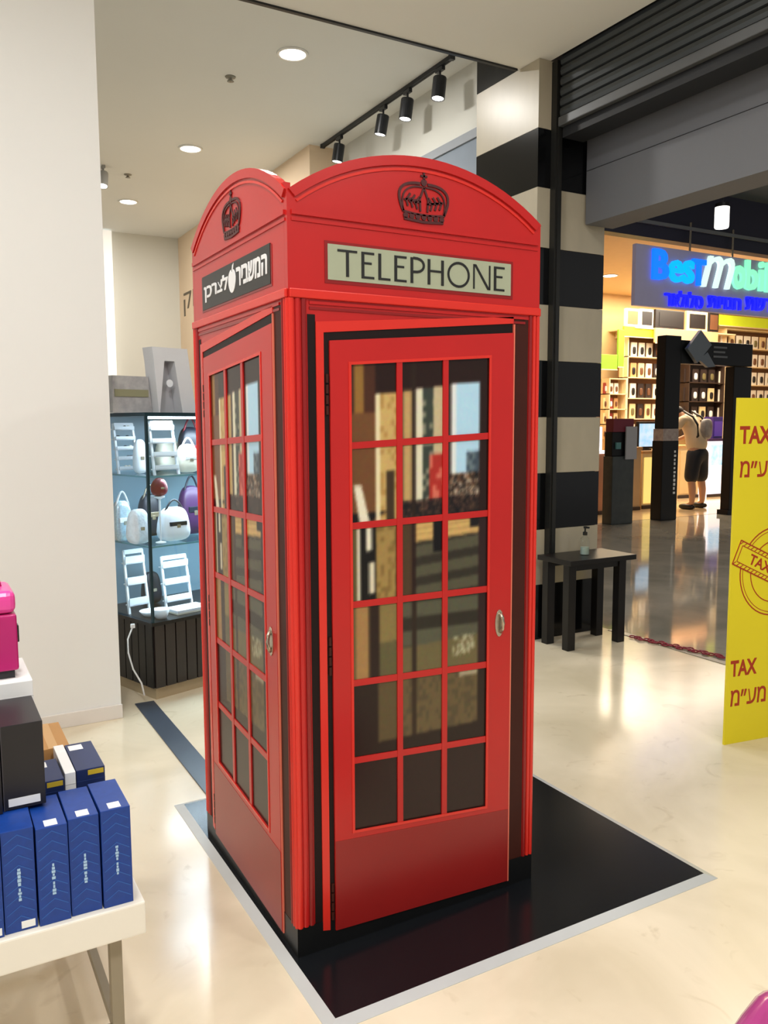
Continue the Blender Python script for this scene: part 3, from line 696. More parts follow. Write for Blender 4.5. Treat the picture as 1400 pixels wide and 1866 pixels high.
# on top of the cabinet
x0, z0 = spot_in(200, 740, .22); x1, _ = spot_in(273, 740, .22)
t = thing('patterned_box', 'grey patterned box lying on top of the glass cabinet', 'box', inS((x0 + x1) / 2, .25, SH), SA)
MB().hexa([(-.125, -.06, 0), (.125, -.06, 0), (.125, .06, 0), (-.125, .06, 0), (-.115, -.055, .205), (.105, -.055, .205), (.105, .055, .205), (-.115, .055, .205)]).build('carton', GREYB, t)
MB().box(-.11, .10, -.063, -.058, .09, .13).build('band', mat('band_olive', (150, 148, 116), .6), t)
x0, _ = spot_in(284, 740, .16); x1, _ = spot_in(352, 740, .16)
t = thing('letter_sign', 'big grey free-standing letter A on top of the glass cabinet', 'letter', inS((x0 + x1) / 2, .18, SH), SA)
hw = (x1 - x0) / 2; AH = .37
PZ = AH - .075
MB().plate([(-hw, 0), (-hw * .94, 0), (-hw * .63, PZ), (-hw * 1.17, PZ)], -.05, .05).build('letter_stroke', GREYA, t)
MB().plate([(hw * .26, 0), (hw, 0), (hw * .68, PZ), (-hw * .10, PZ)], -.05, .05).build('letter_stroke', GREYA, t)
MB().plate([(-hw * 1.17, PZ), (hw * .68, PZ), (hw * .6, AH), (-hw * 1.25, AH)], -.05, .05).build('letter_apex', GREYA, t)
MB().plate([(-hw * .93, 0), (hw * .25, 0), (-hw * .11, PZ), (-hw * .62, PZ)], .03, .045).build('letter_back', mat('grey_letter_back', (188, 190, 194), .5), t)
MB().lathe([(.001, -.034), (.022, -.034), (.022, -.03)], (-hw * .3, 0, .17), 16, 'y').build('lamp_bulb', WHITEI, t)
# cable and junction box by the cabinet foot
cb = thing('power_cable', 'thin white cable hanging down the cabinet side to the floor', 'cable', (.1, 2.66, 0))
pts = [px(242, 1142, 1, 2.62), px(233, 1165, 1, 2.60), px(234, 1190, 1, 2.58), px(243, 1220, 1, 2.56), px(258, 1245, 1, 2.53), px(272, 1266, 1, 2.50)]
pts = [Vector((min(p_.x, .15), p_.y, max(p_.z, .01))) - Vector((.1, 2.66, 0)) for p_ in pts]
MB().tube(pts, .005).build('cord', PAPER, cb, smooth=True)
q = pts[0]; MB().box(q.x - .012, q.x + .012, q.y - .008, q.y + .008, q.z - .008, q.z + .016).build('plug', PAPER, cb, bevel=.003)

# ------------------------------------------------------------------ ceiling fittings
def downlight(loc, r, label, cat='ceiling light', group='round downlights'):
    t = thing('downlight', label, cat, loc, 0, group)
    MB().lathe([(r * 1.18, 0), (r * 1.14, -.012), (r * .98, -.012), (r * .94, -.004), (r * .94, 0)], (0, 0, 0), 28).build('trim_ring', mat('ring_white', (240, 240, 236), .4), t, smooth=True)
    MB().lathe([(.001, -.009), (r * .93, -.009), (r * .93, -.003)], (0, 0, 0), 28).build('diffuser', LAMPM, t)
    return t
for (x, y), lab in zip(ANNEX_LAMPS, ('round ceiling downlight, the largest and nearest of the three in view', 'round ceiling downlight, middle one of the three in view', 'round ceiling downlight, farthest and smallest of the three in view')):
    downlight((x, y, CEIL_B), .105, lab)
for x, y in ADDED_LAMPS: downlight((x, y, CEIL_A), .15, 'added round downlight in the lower ceiling above the viewer', group='added ceiling downlights out of view')  # fittings added for the unseen store lamps
for xp, yp, lab in ((420, 140, 'small grey sprinkler head in the ceiling near the largest downlight'), (233, 318, 'small grey sprinkler head in the ceiling near the farthest downlight')):
    q = px(xp, yp, 2, CEIL_B)
    t = thing('sprinkler', lab, 'sprinkler', (q.x, q.y, CEIL_B))
    MB().lathe([(.045, 0), (.04, -.008), (.012, -.012), (.012, -.03), (.028, -.034), (.028, -.038), (.001, -.038)], (0, 0, 0), 16).build('escutcheon', mat('sprinkler_grey', (140, 138, 128), .4, .5), t, smooth=True)
    MB().tube([(-.012, 0, -.012), (-.018, 0, -.025), (0, 0, -.04), (.018, 0, -.025), (.012, 0, -.012)], .003).build('yoke', STEEL, t)
TRX = 2.90
tk = thing('ceiling_track', 'straight black lighting track under the ceiling near the striped column', 'light track', (TRX, 0, CEIL_B - .035))
MB().box(-.018, .018, 3.55, 5.88, 0, .034).build('track_rail', DARKM, tk, bevel=.002)
MB().box(-.022, .022, 3.52, 3.55, -.003, .035).build('end_cap', DARKM, tk); MB().box(-.022, .022, 5.87, 5.90, -.003, .035).build('end_cap', DARKM, tk)
MB().box(-.007, .007, 3.57, 5.86, -.002, 0).build('slot', mat('slot_black', (12, 12, 12), .6), tk)
def track_spot(loc, label, tilt, m=DARKM, group='black track spotlights', power=7):
    t = thing('track_spotlight', label, 'spotlight', loc, 0, group)
    MB().box(-.016, .016, -.05, .05, -.03, 0).build('adapter', m, t, bevel=.002)
    MB().lathe([(.009, -.09), (.009, -.03)], (0, 0, 0), 10).build('stem', m, t)
    R = Matrix.Rotation(tilt, 4, 'X') @ Matrix.Rotation(.12, 4, 'Y')
    c = MB().lathe([(.02, .0), (.052, -.004), (.055, -.012), (.055, -.17), (.048, -.17), (.046, -.150), (.001, -.150)], (0, 0, 0), 22)
    c.v = [tuple(R @ Vector(v) + Vector((0, 0, -.07))) for v in c.v]; c.build('lamp_head', m, t, smooth=False)
    l = MB().lathe([(.001, -.166), (.045, -.166), (.045, -.155), (.001, -.155)], (0, 0, 0), 22); l.v = [tuple(R @ Vector(v) + Vector((0, 0, -.07))) for v in l.v]
    l.build('lens', LAMPM, t)
    return t
for yy, lab, tl in ((3.70, 'black track spotlight nearest the striped column', .0), (4.20, 'second black track spotlight from the striped column', .05), (4.62, 'third black track spotlight from the striped column', .15), (5.5, 'black track spotlight half hidden by the arched red top', .1)):
    track_spot((TRX, yy, CEIL_B - .037), lab, tl)
q = px(183, 312, 2, CEIL_B - .06)
t = track_spot((q.x + .03, q.y, CEIL_B), 'grey ceiling spotlight peeking out beside the white wall edge', -.3, mat('spot_grey', (150, 150, 146), .4), None)

# ------------------------------------------------------------------ console table with bottle
ct = thing('console_table', 'small black wooden console table against the striped column', 'table', (2.9, 2.045, 0))
MB().box(-.03, .575, 0, .345, .60, .635).build('tabletop', BLACKW, ct, bevel=.003)
for x, y in ((.01, .06), (.475, .06), (.01, .275), (.475, .275)): MB().box(x, x + .065, y, y + .06, 0, .60).build('leg', BLACKW, ct, bevel=.003)
MB().box(.075, .475, .07, .09, .55, .60).build('apron', BLACKW, ct); MB().box(.075, .475, .30, .32, .55, .60).build('apron', BLACKW, ct)
q = px(1066, 1000, 1, 2.22)
bt = thing('sanitiser_bottle', 'clear pump bottle with black top on the console table', 'bottle', (q.x, 2.22, .635))
MB().lathe([(.03, 0), (.034, .006), (.034, .10), (.03, .118), (.013, .13), (.013, .14)], (0, 0, 0), 20).build('bottle_body', BOTTLEG, bt, smooth=True)
MB().lathe([(.029, .004), (.029, .055), (.001, .055)], (0, 0, 0), 16).build('gel', mat('gel_green', (170, 186, 176), .2), bt)
MB().lathe([(.016, .138), (.016, .16), (.006, .164), (.006, .185), (.012, .186), (.012, .2), (.001, .2)], (0, 0, 0), 14).box(-.008, .008, -.035, 0, .188, .2).build('pump', INK, bt)

# ------------------------------------------------------------------ yellow banner
BA = math.radians(-8)
bn = thing('yellow_banner', 'tall yellow standing banner board with TAX lettering at the right edge', 'banner', (2.437, .47, 0), BA)
MB().box(0, .82, 0, .012, .0, 1.665).build('board', YEL, bn, bevel=.001)
MB().box(.35, .75, .012, .2, 0, .008).build('foot_plate', DARKM, bn)
MB().hexa([(.38, .012, 1.0), (.44, .012, 1.0), (.44, .02, 1.0), (.38, .02, 1.0), (.38, .012, 1.02), (.44, .012, 1.02), (.44, .02, 1.02), (.38, .02, 1.02)]).tube([(.41, .02, 1.01), (.41, .19, .012)], .008).build('back_strut', DARKM, bn)
text('lettering', 'TAX', (.018, .215, 1.452, 1.535), -.001, 0, BROWNR, bn, .03)
text('lettering', 'מ״עמ', (.028, .26, 1.295, 1.372), -.001, 0, BROWNR, bn, .012)
text('lettering', 'TAX', (.020, .185, .335, .415), -.001, 0, BROWNR, bn, .03)
text('lettering', 'מ״עמ', (.028, .25, .188, .268), -.001, 0, BROWNR, bn, .012)
stp = MB(); cx, cz = .27, .835
for r, wd in ((.215, .006), (.20, .003), (.15, .005)):
    pts = [(cx + r * math.cos(2 * PI * k / 48), cz + r * math.sin(2 * PI * k / 48)) for k in range(49)]
    stp.line(pts, wd, -.001, 0)
stp.build('stamp_ring', BROWNR, bn)
ca, sa = math.cos(math.radians(-24)), math.sin(math.radians(-24))
rot = lambda x, z: (cx + x * ca - z * sa, cz + x * sa + z * ca)
MB().plate([rot(-.27, -.06), rot(.27, -.06), rot(.27, .06), rot(-.27, .06)], -.0015, 0).build('stamp_band', YEL, bn)
fr = MB()
for (a, b_) in (((-.265, -.06), (.265, -.06)), ((.265, .06), (-.265, .06)), ((-.265, .06), (-.265, -.06)), ((.265, -.06), (.265, .06))):
    fr.line([rot(*a), rot(*b_)], .006, -.0025, -.0015)
for (a, b_) in (((-.245, -.04), (.245, -.04)), ((.245, .04), (-.245, .04)), ((-.245, .04), (-.245, -.04)), ((.245, -.04), (.245, .04))):
    fr.line([rot(*a), rot(*b_)], .004, -.0025, -.0015)
for k in range(22):
    x = -.255 + .51 * k / 21
    for z in (-.05, .05): fr.line([rot(x - .006, z - .007), rot(x + .006, z + .007)], .004, -.0025, -.0015)
fr.build('stamp_border', BROWNR, bn)
me = text_mesh('TAX', -.175, -.03, -.024, .026, -.0025, -.0015, .02)
for v in me.vertices:
    x, z = rot(v.co.x, v.co.z); v.co.x, v.co.z = x, z
me.materials.append(BROWNR); link('lettering', me, bn)

# red twisted tape on the floor by the exit
a, b_ = px(1150, 1160, 2, .01), px(1322, 1198, 2, .01)
ch = thing('barrier_chain', 'red plastic chain lying on the floor along the store exit', 'chain', (a.x, a.y, 0))
dv = (b_ - a); n = 26
for k in range(n):
    c = Vector((dv.x, dv.y, 0)) * (k + .5) / n + Vector((.02 * math.sin(k * 1.7), .0, .012))
    t_ = Vector((dv.x, dv.y, 0)).normalized(); s_ = Vector((-t_.y, t_.x, 0)) if k % 2 else (Vector((-t_.y, t_.x, 0)) * .8 + Vector((0, 0, .25)))
    MB().tube([c + t_ * .024 * math.cos(2 * PI * q / 12) + s_ * .016 * math.sin(2 * PI * q / 12) for q in range(13)], .0045, 6).build('chain_link', mat('chain_red', (150, 34, 56), .35), ch, smooth=True)

# ------------------------------------------------------------------ mall and phone shop
struct(MB().box(3.56, 24, -6, 16, CEIL_M, CEIL_M + .1).build('ceiling_mall', mat('mall_ceiling', (84, 88, 90), .7, var=.05)), 'dark grey ceiling of the mall passage')
SV = 7.4
struct(MB().box(8.0, 24, SV + .1, SV + .3, 4.45, CEIL_M).build('wall_shop_header', mat('header_navy', (38, 38, 58), .5)), 'dark header wall above the phone shop')
struct(MB().box(3.5, 24, 12.0, 12.1, 0, 4.5).build('wall_shop_back', mat('shop_wall', (240, 206, 148), .7, var=.04)), 'warm yellow back wall of the phone shop')
struct(MB().box(8.0, 24, SV + .3, 12, 4.45, 4.5).build('ceiling_shop', mat('shop_ceiling', (226, 196, 152), .7)), 'warm cream ceiling of the phone shop')
struct(MB().box(3.5, 8.0, SV + .1, SV + .3, 0, CEIL_M).build('wall_mall', mat('mall_wall', (176, 150, 118), .6)), 'tan wall beside the phone shop')
struct(MB().box(20, 20.1, SV, 12, 0, 4.5).build('wall_shop_side', mat('shop_wall', (240, 206, 148), .7)), 'side wall of the phone shop')
struct(MB().add([(8, SV, .002), (20, SV, .002), (20, 12, .002), (8, 12, .002)], [(0, 1, 2, 3)]).build('floor_shop', floor_mat('shop_floor', (206, 176, 134), (222, 192, 150), (190, 160, 120), .12)), 'warm glossy floor inside the phone shop')

# illuminated shop sign
a, b_ = px(1160, 443, 1, SV), px(1160, 556, 1, SV)
sg = thing('shop_sign', 'illuminated BestMobile shop sign hanging above the phone shop', 'sign', (a.x, SV, b_.z))
sw, shh = 5.2, a.z - b_.z
MB().box(0, sw, 0, .08, 0, shh).build('sign_board', mat('sign_board_lilac', (150, 146, 170), .45, emit=.22), sg, bevel=.01)
GB = mat('neon_blue', (10, 96, 255), .4, emit=1.8, var=0); GC = mat('neon_cyan', (0, 150, 250), .4, emit=1.6, var=0); GG = mat('neon_mint', (130, 240, 180), .4, emit=1.25, var=0); GW = mat('neon_white', (222, 255, 240), .4, emit=.95, var=0); GD = mat('neon_deep_blue', (20, 24, 240), .4, emit=1.6, var=0)
def sgx(xp, yp): q_ = px(xp, yp, 1, SV - .05); return q_.x - a.x, q_.z - b_.z
def sgtext(body, m, xl, xr, yt, yb, off=.02, nm='lettering', shear=0.0):
    x0, z1 = sgx(xl, yt); x1, _ = sgx(xr, yt); _, z0 = sgx(xl, yb)
    me = text_mesh(body, x0, x1, z0, z1, -.06, -.01, off, shear=shear); me.materials.append(m); link(nm, me, sg)
sgtext('B', GB, 1192, 1221, 452, 508, .025); sgtext('e', GC, 1222, 1247, 472, 513, .02); sgtext('s', GC, 1248, 1267, 473, 516, .02); sgtext('T', GB, 1264, 1288, 471, 519, .03)
sgtext('m', GW, 1282, 1340, 463, 522, .0, shear=.35); sgtext('o', GG, 1337, 1360, 482, 526, .04); sgtext('b', GG, 1361, 1384, 473, 528, .03); sgtext('i', GG, 1386, 1394, 476, 530, .02); sgtext('l', GG, 1398, 1406, 478, 532, .02); sgtext('e', GG, 1408, 1432, 492, 535, .04)
sgtext('ראלולס', GD, 1214, 1283, 527, 557, .02); sgtext('תויונח', GD, 1293, 1352, 538, 560, .02); sgtext('תשר', GD, 1362, 1408, 540, 564, .02)
for xp in (1266, 1344):
    x, _ = sgx(xp, 445); MB().lathe([(.018, shh), (.018, shh + .45)], (x, .04, 0), 8).build('hanging_rod', STEEL, sg)
MB().box(-.3, sw, .02, .06, shh + .33, shh + .38).build('hanging_rail', mat('rail_grey', (130, 134, 136), .4, .4), sg)
# mall ceiling pendant
q = px(1316, 395, 1, 6.2)
t = thing('mall_lamp', 'white cylinder lamp hanging from the dark mall ceiling', 'ceiling light', (q.x, q.y, q.z))
MB().lathe([(.09, -.16), (.10, -.14), (.10, .16), (.09, .18)], (0, 0, 0), 18).build('shade', mat('lamp_shade_lit', (255, 250, 240), .5, emit=3, var=0), t)
MB().lathe([(.012, .18), (.012, CEIL_M - q.z)], (0, 0, 0), 8).build('stem', DARKM, t); MB().lathe([(.102, .13), (.102, .18)], (.0, 0, 0), 18).build('cap', DARKM, t)
for xp, yp, lab in ((1112, 502, 'small square downlight in the phone shop ceiling by the column'),):
    q = px(xp, yp, 2, 4.45)
    downlight((q.x, min(q.y, 11.8), 4.45), .14, lab, group='phone shop lights')

# wall shelving of the shop: fascia strips, shelves, packs
BV = 11.55
def wq(x, y, v=BV): q_ = px(x, y, 1, v); return q_.x, q_.z
LIME = mat('fascia_lime', (196, 214, 40), .5, emit=.25); GREEN = mat('fascia_green', (126, 170, 40), .5); PEACH = mat('fascia_peach', (232, 172, 122), .5); SHW = mat('shelf_cream', (238, 214, 170), .5); SHD = mat('shelf_dark', (60, 44, 34), .5)
def rack(label, xl, xr, yt, yb, parts, back, depth=.25, v=BV):
    x0, z1 = wq(xl, yt, v); x1, _ = wq(xr, yt, v); _, z0 = wq(xl, yb, v); z0 = max(z0, .0)
    t = thing('wall_rack', label, 'shelving', (x0, v, z0))
    MB().box(0, x1 - x0, .0, .04, 0, z1 - z0).build('back_panel', back if back is SHD else mat('rack_brown', (128, 88, 54), .6), t)
    n = parts
    for k in range(n + 1):
        z = (z1 - z0) * k / n
        MB().box(0, x1 - x0, -depth, 0, max(z - .02, 0), max(z - .02, 0) + .02).build('shelf', SHD if back is SHD else SHW, t)
    for x in (0, x1 - x0 - .03): MB().box(x, x + .03, -depth, 0, .021, z1 - z0 - .021).build('side', SHD if back is SHD else SHW, t)
    return t, x0, x1, z0, z1
def strip_fascia(label, xl, xr, yt, yb, m, v=BV - .34):
    x0, z1 = wq(xl, yt, v); x1, _ = wq(xr, yt, v); _, z0 = wq(xl, yb, v)
    t = thing('fascia_strip', label, 'fascia', (x0, v, z0))
    MB().box(0, x1 - x0, 0, .05, 0, z1 - z0).build('panel', m, t, bevel=.01); MB().box(0, x1 - x0, -.01, 0, -.02, 0).build('lip', SHW, t)
    for x in (.1, x1 - x0 - .14): MB().box(x, x + .04, .05, .07, .02, .06).build('bracket', SHW, t)
# packs: card with a product blister, shared meshes
cards = [mat('card_white', (244, 236, 218), .5), mat('card_cream', (240, 214, 160), .5), mat('card_tan', (206, 160, 104), .5), mat('card_dark', (52, 40, 36), .5), mat('card_red', (150, 54, 46), .5)]
blis = [mat('item_black', (34, 30, 30), .4), mat('item_brown', (110, 72, 48), .4), mat('item_white', (238, 238, 232), .4), mat('item_olive', (120, 110, 70), .4)]
def pack_meshes(wd, h):
    c = MB().box(-wd / 2, wd / 2, -.03, 0, 0, h); b = MB().blob((0, -.035, h * .45), (wd * .26, .025, h * .26), 3, 10, 6)
    return c, b
PK = {}
def pack_proto(wd, h, ci, bi):
    k = (wd, h, ci, bi)
    if k not in PK:
        c, b = pack_meshes(wd, h); o = c.build('card', cards[ci]); o2 = b.build('item', blis[bi])
        PK[k] = (o.data, o2.data); bpy.data.objects.remove(o); bpy.data.objects.remove(o2)
    return PK[k]
def packs(label, group, xl, xr, yt, yb, cols, rows, pal, v, seed, fill=.72):
    r = random.Random(seed); x0, z1 = wq(xl, yt, v); x1, _ = wq(xr, yt, v); _, z0 = wq(xl, yb, v)
    dx, dz = (x1 - x0) / cols, (z1 - z0) / rows
    wd, h = round(dx * fill, 3), round(dz * fill, 3)
    for i in range(rows):
        for j in range(cols):
            ci, bi = r.choice(pal)
            cm, bm_ = pack_proto(wd, h, ci, bi)
            cn = ('white', 'cream', 'tan', 'dark', 'red')[ci]; rn = ['bottom', 'second', 'third', 'fourth', 'fifth', 'top'][i if i < rows - 1 else 5]
            on = ['leftmost', 'second', 'third', 'fourth', 'fifth', 'sixth', 'seventh', 'eighth', 'rightmost'][j if j < cols - 1 else 8]
            t = thing('product_pack', f'{cn} pack, {on} on the {rn} shelf of the {label}', 'product', (x0 + dx * (j + .5), v, z0 + dz * i + .001), 0, group)
            link('card', cm, t); link('item', bm_, t)
t1 = rack('lit accessory rack left of the black arch on the shop wall', 1130, 1206, 612, 800, 5, SHW)
packs('lit rack left of the arch', 'packs left of the arch', 1133, 1204, 612, 799.5, 5, 5, [(0, 0), (0, 1), (1, 0), (1, 1), (2, 0), (3, 2), (3, 1), (1, 3)], BV - .12, 1)
t2 = rack('narrow amber shelf rack beside the striped column', 1096, 1128, 690, 800, 4, SHW)
packs('narrow rack by the striped column', 'packs on the narrow rack', 1098, 1127, 690, 799.5, 3, 4, [(2, 1), (4, 2), (1, 1), (0, 1)], BV - .12, 2)
t3 = rack('dark product rack framed by the black arch', 1241, 1306, 662, 800, 4, SHD)
packs('dark rack framed by the arch', 'packs inside the arch', 1244, 1304, 662, 799.5, 4, 4, [(3, 2), (3, 3), (3, 1), (1, 0), (3, 2)], BV - .12, 3)
t4 = rack('tall rack of pale packs behind the right arch post', 1308, 1440, 600, 800, 6, SHW)
packs('tall rack behind the right post', 'packs behind the right post', 1311, 1437, 600, 799.5, 9, 6, [(0, 0), (0, 1), (0, 3), (1, 0), (1, 1), (0, 0)], BV - .12, 4)
strip_fascia('lime fascia strip above the rack left of the arch', 1138, 1195, 594, 612, LIME)
strip_fascia('long lime fascia strip below the illuminated sign', 1312, 1440, 573, 592, LIME)
strip_fascia('peach fascia strip above the black arch', 1195, 1310, 597, 624, PEACH, BV - .43)
strip_fascia('upright green panel edge left of the accessory rack', 1128, 1139, 600, 668, GREEN, BV - .36)
strip_fascia('low green panel beside the striped column', 1095, 1126, 645, 672, GREEN, BV - .36)
SZ = wq(1196, 598, BV - .38)[1]; sx0 = wq(1136, 598)[0]; sx1 = wq(1318, 598)[0]
t = thing('wall_shelf', 'long cream shelf board carrying speakers above the racks', 'shelf', (sx0, BV - .37, SZ - .03))
MB().box(0, sx1 - sx0, 0, .81, 0, .03).build('shelf_board', SHW, t)
for x in (.2, 1.2, 2.2): MB().box(x, x + .03, .67, .81, -.14, 0).build('shelf_bracket', SHW, t)
def device(label, xl, xr, yt, yb, m, inner, v=BV - .34):
    x0, z1 = wq(xl, yt, v); x1, _ = wq(xr, yt, v); z0 = SZ + .001; z1 = max(z1, z0 + .3)
    t = thing('display_screen', label, 'screen', (x0, v, z0))
    wd, h = x1 - x0, z1 - z0
    MB().box(0, wd, 0, .08, 0, h).build('housing', m, t, bevel=.015)
    MB().box(wd * .12, wd * .88, -.008, 0, h * .14, h * .86).build('face', inner, t)
    MB().box(wd * .3, wd * .7, .08, .16, 0, h * .3).build('back_foot', DARKM, t)
device('white speaker box at the left end above the lime strip', 1142, 1166, 561, 594, cards[0], blis[3])
device('white speaker box second from the left above the lime strip', 1168, 1192, 562, 594, cards[0], blis[0])
device('wide black screen above the peach strip', 1196, 1248, 563, 599, blis[0], blis[0])
device('white framed round-faced speaker above the peach strip', 1253, 1291, 566, 597, cards[1], blis[0])
device('small dark speaker at the end of the long lime strip', 1293, 1311, 568, 596, blis[0], blis[1])

# black entrance arch with grey emblem
GV = 7.15
def gq(x, y): q_ = px(x, y, 1, GV); return q_.x, q_.z
ax0 = gq(1204, 948)[0]
ar_ = thing('entrance_arch', 'tall black entrance arch with two posts and a lintel', 'arch', (ax0, GV, 0))
AB = mat('arch_black', (10, 10, 12), .4, spec=.25)
x_r0 = gq(1338, 740)[0] - ax0; x_r1 = gq(1370, 740)[0] - ax0
MB().box(0, .36, 0, .22, 0, 1.27).build('pedestal', AB, ar_, bevel=.01)
MB().box(.0, .35, .0, .2, 1.27, 1.46).build('picture_band', mat('band_pale', (206, 196, 184), .5, rgb2=(120, 90, 90), scale=14), ar_)
MB().box(.02, .37, .02, .2, 1.46, 2.92).build('post', AB, ar_, bevel=.01)
MB().box(x_r0, x_r1, .02, .2, 0, 2.48).build('post', AB, ar_, bevel=.01)
MB().box(.37, x_r1, .02, .2, 2.49, 2.86).build('lintel', AB, ar_, bevel=.01)
MB().box(x_r0 - .05, x_r1 + .04, .0, .22, 0, .08).build('foot', AB, ar_)
MB().plate([(.42, 2.72), (.66, 2.50), (.98, 2.80), (.72, 3.02)], -.06, .0).plate([(.70, 2.56), (.92, 2.44), (1.1, 2.46), (.9, 2.68)], -.05, .0).build('emblem', mat('emblem_grey', (112, 122, 132), .5), ar_)
gp = MB()
for k, (xa, xb) in enumerate(((1.12, 1.44), (1.12, 1.40), (1.12, 1.46))): gp.box(xa, xb, .012, .02, 2.76 - k * .075, 2.79 - k * .075)
gp.build('notice_print', mat('print_grey', (110, 114, 118), .5), ar_)
gp = MB()
for k in range(11): gp.box(.26, .26 + random.choice((.035, .045)), -.004, 0, .42 + k * .066, .42 + k * .066 + random.choice((.035, .045)))
gp.build('vertical_print', WHITEP, ar_)
# pedestal gate by the column
x0 = gq(1114, 957)[0]
t = thing('security_gate', 'dark patterned security gate pedestal beside the striped column', 'security gate', (x0, GV, 0))
MB().box(0, .45, 0, .2, 0, 1.05).build('pedestal', mat('gate_dark', (26, 34, 38), .35, rgb2=(60, 66, 62), scale=9), t, bevel=.01)
MB().box(.0, .42, .02, .18, 1.05, 1.42).build('upper_body', AB, t, bevel=.01)
MB().box(.0, .42, .0, .16, 1.42, 1.62).build('header', mat('gate_red', (110, 26, 44), .5), t)
MB().box(.24, .47, -.03, -.01, 1.0, 1.5).build('notice_sheet', mat('notice_grey', (168, 168, 172), .5), t)
MB().box(.06, .16, -.006, .02, 1.16, 1.26).build('indicator', mat('indicator_teal', (80, 130, 130), .4), t)
# shop counters
def counter(nm, label, xl, xr, yt, yb, v, m, topm, panel=None, depth=.5):
    x0, z1 = wq(xl, yt, v); x1, _ = wq(xr, yt, v)
    t = thing(nm, label, 'counter', (x0, v, .002))
    MB().box(.02, x1 - x0 - .02, .02, depth, 0, z1 - .05).build('cabinet', m, t)
    MB().box(0, x1 - x0, 0, depth + .02, z1 - .05, z1).build('worktop', topm, t, bevel=.008)
    if panel: MB().box(.06, x1 - x0 - .06, .0, .02, .1, z1 - .12).build('lit_panel', panel, t)
    MB().box(.02, x1 - x0 - .02, .0, .02, 0, .06).build('kick_plate', SHD, t)
    return t
LITY = mat('panel_lit_yellow', (255, 226, 130), .5, emit=.75, var=.03); LITW = mat('panel_lit_white', (250, 246, 255), .5, emit=.9, var=.02); LITB = mat('panel_lit_blue', (90, 180, 240), .5, emit=.9, rgb2=(230, 245, 255), scale=9)
counter('sales_counter', 'counter with glowing yellow panel between gate and arch', 1172, 1205, 822, 915, 8.6, SHW, cards[2], LITY)
counter('sales_counter', 'beige counter end just right of the security gate', 1155, 1172, 815, 920, 8.5, mat('counter_beige', (206, 180, 140), .5), cards[2])
counter('sales_counter', 'salmon counter with white top beside the striped column', 1092, 1117, 822, 925, 8.3, mat('counter_salmon', (206, 150, 118), .5), LITW)
counter('sales_counter', 'wide cream counter in front of the standing person', 1238, 1278, 812, 905, 9.7, SHW, cards[2], cards[1])
t = counter('display_plinth', 'white glowing display plinth with blue picture right of the person', 1292, 1326, 800, 890, 9.6, LITW, PURPLE, LITW)
x0, z1 = wq(1292, 800, 9.6); MB().box(.08, .42, -.012, 0, z1 - .55, z1 - .12).build('blue_picture', LITB, t)
x0, z1 = wq(1312, 760, 9.6); _, zb = wq(1312, 800, 9.6)
t = thing('purple_display', 'purple display box standing on the glowing white plinth', 'display box', (x0, 9.75, zb + .005))
MB().box(0, .3, 0, .25, 0, z1 - zb).build('carton', mat('violet', (54, 34, 110), .4), t, bevel=.01); MB().box(.03, .27, -.01, 0, .05, (z1 - zb) * .8).build('print_panel', mat('violet_print', (90, 60, 170), .4), t)
x0, z0 = wq(1158, 800, 8.75); x1, z1 = wq(1202, 768, 8.75); z0 = wq(1172, 822, 8.6)[1] + .003
t = thing('lit_display', 'bright blue lit screen on the counter between gate and arch', 'screen', (x0 + .12, 8.8, z0))
MB().box(0, x1 - x0 - .14, 0, .06, .03, z1 - z0).build('screen_body', DARKM, t, bevel=.01); MB().box(.03, x1 - x0 - .17, -.006, 0, .07, z1 - z0 - .04).build('screen_face', LITB, t); MB().box(.1, .3, -.05, .1, 0, .03).build('screen_foot', DARKM, t)
x0, z0 = wq(1093, 822, 8.3); x1, z1 = wq(1114, 778, 8.3)
t = thing('lit_sign_box', 'white glowing sign box on the salmon counter', 'light box', (x0 + .02, 8.5, z0 + .003))
MB().box(0, x1 - x0 - .02, 0, .1, 0, z1 - z0).build('diffuser', LITW, t, bevel=.01); MB().box(.02, .12, -.01, 0, .03, .08).build('badge', DARKM, t)

# ------------------------------------------------------------------ person
def skin(edges, verts, root=0, sub=2):
    me = bpy.data.meshes.new('body'); me.from_pydata([v[0] for v in verts], edges, []); me.update()
    o = bpy.data.objects.new('body', me); COL.objects.link(o)
    m = o.modifiers.new('s', 'SKIN'); me.skin_vertices or None
    for i, v in enumerate(verts):
        sv = me.skin_vertices[0].data[i]; r = v[1]; sv.radius = (r, r) if not isinstance(r, tuple) else r; sv.use_root = (i == root)
    m.branch_smoothing = .6
    o.modifiers.new('d', 'SUBSURF').levels = sub
    bpy.context.view_layer.update()
    out = bpy.data.meshes.new_from_object(o.evaluated_get(bpy.context.evaluated_depsgraph_get()))
    COL.objects.unlink(o); bpy.data.objects.remove(o)
    for p_ in out.polygons: p_.use_smooth = True
    out.materials.clear(); return out
def skin_part(nm, verts, edges, m, parent, root=0, sub=2):
    me = skin(edges, verts, root, sub); me.name = nm
    if not me.skin_vertices if hasattr(me, 'skin_vertices') else False: pass
    me.materials.append(m); return link(nm, me, parent)
q = px(1268, 927, 2, 0)
pe = thing('person', 'person in pale shirt and dark shorts leaning forward at the shop counter', 'person', (q.x, q.y, .003), math.radians(12))
pe.scale = (1.22, 1.1, 1.15)
SKINM = mat('skin', (196, 150, 118), .5, var=.05); SHIRT = mat('shirt_cream', (226, 204, 168), .7, var=.08); SHORT = mat('shorts_navy', (20, 24, 34), .7); HAIR = mat('hair_dark', (34, 26, 22), .6)
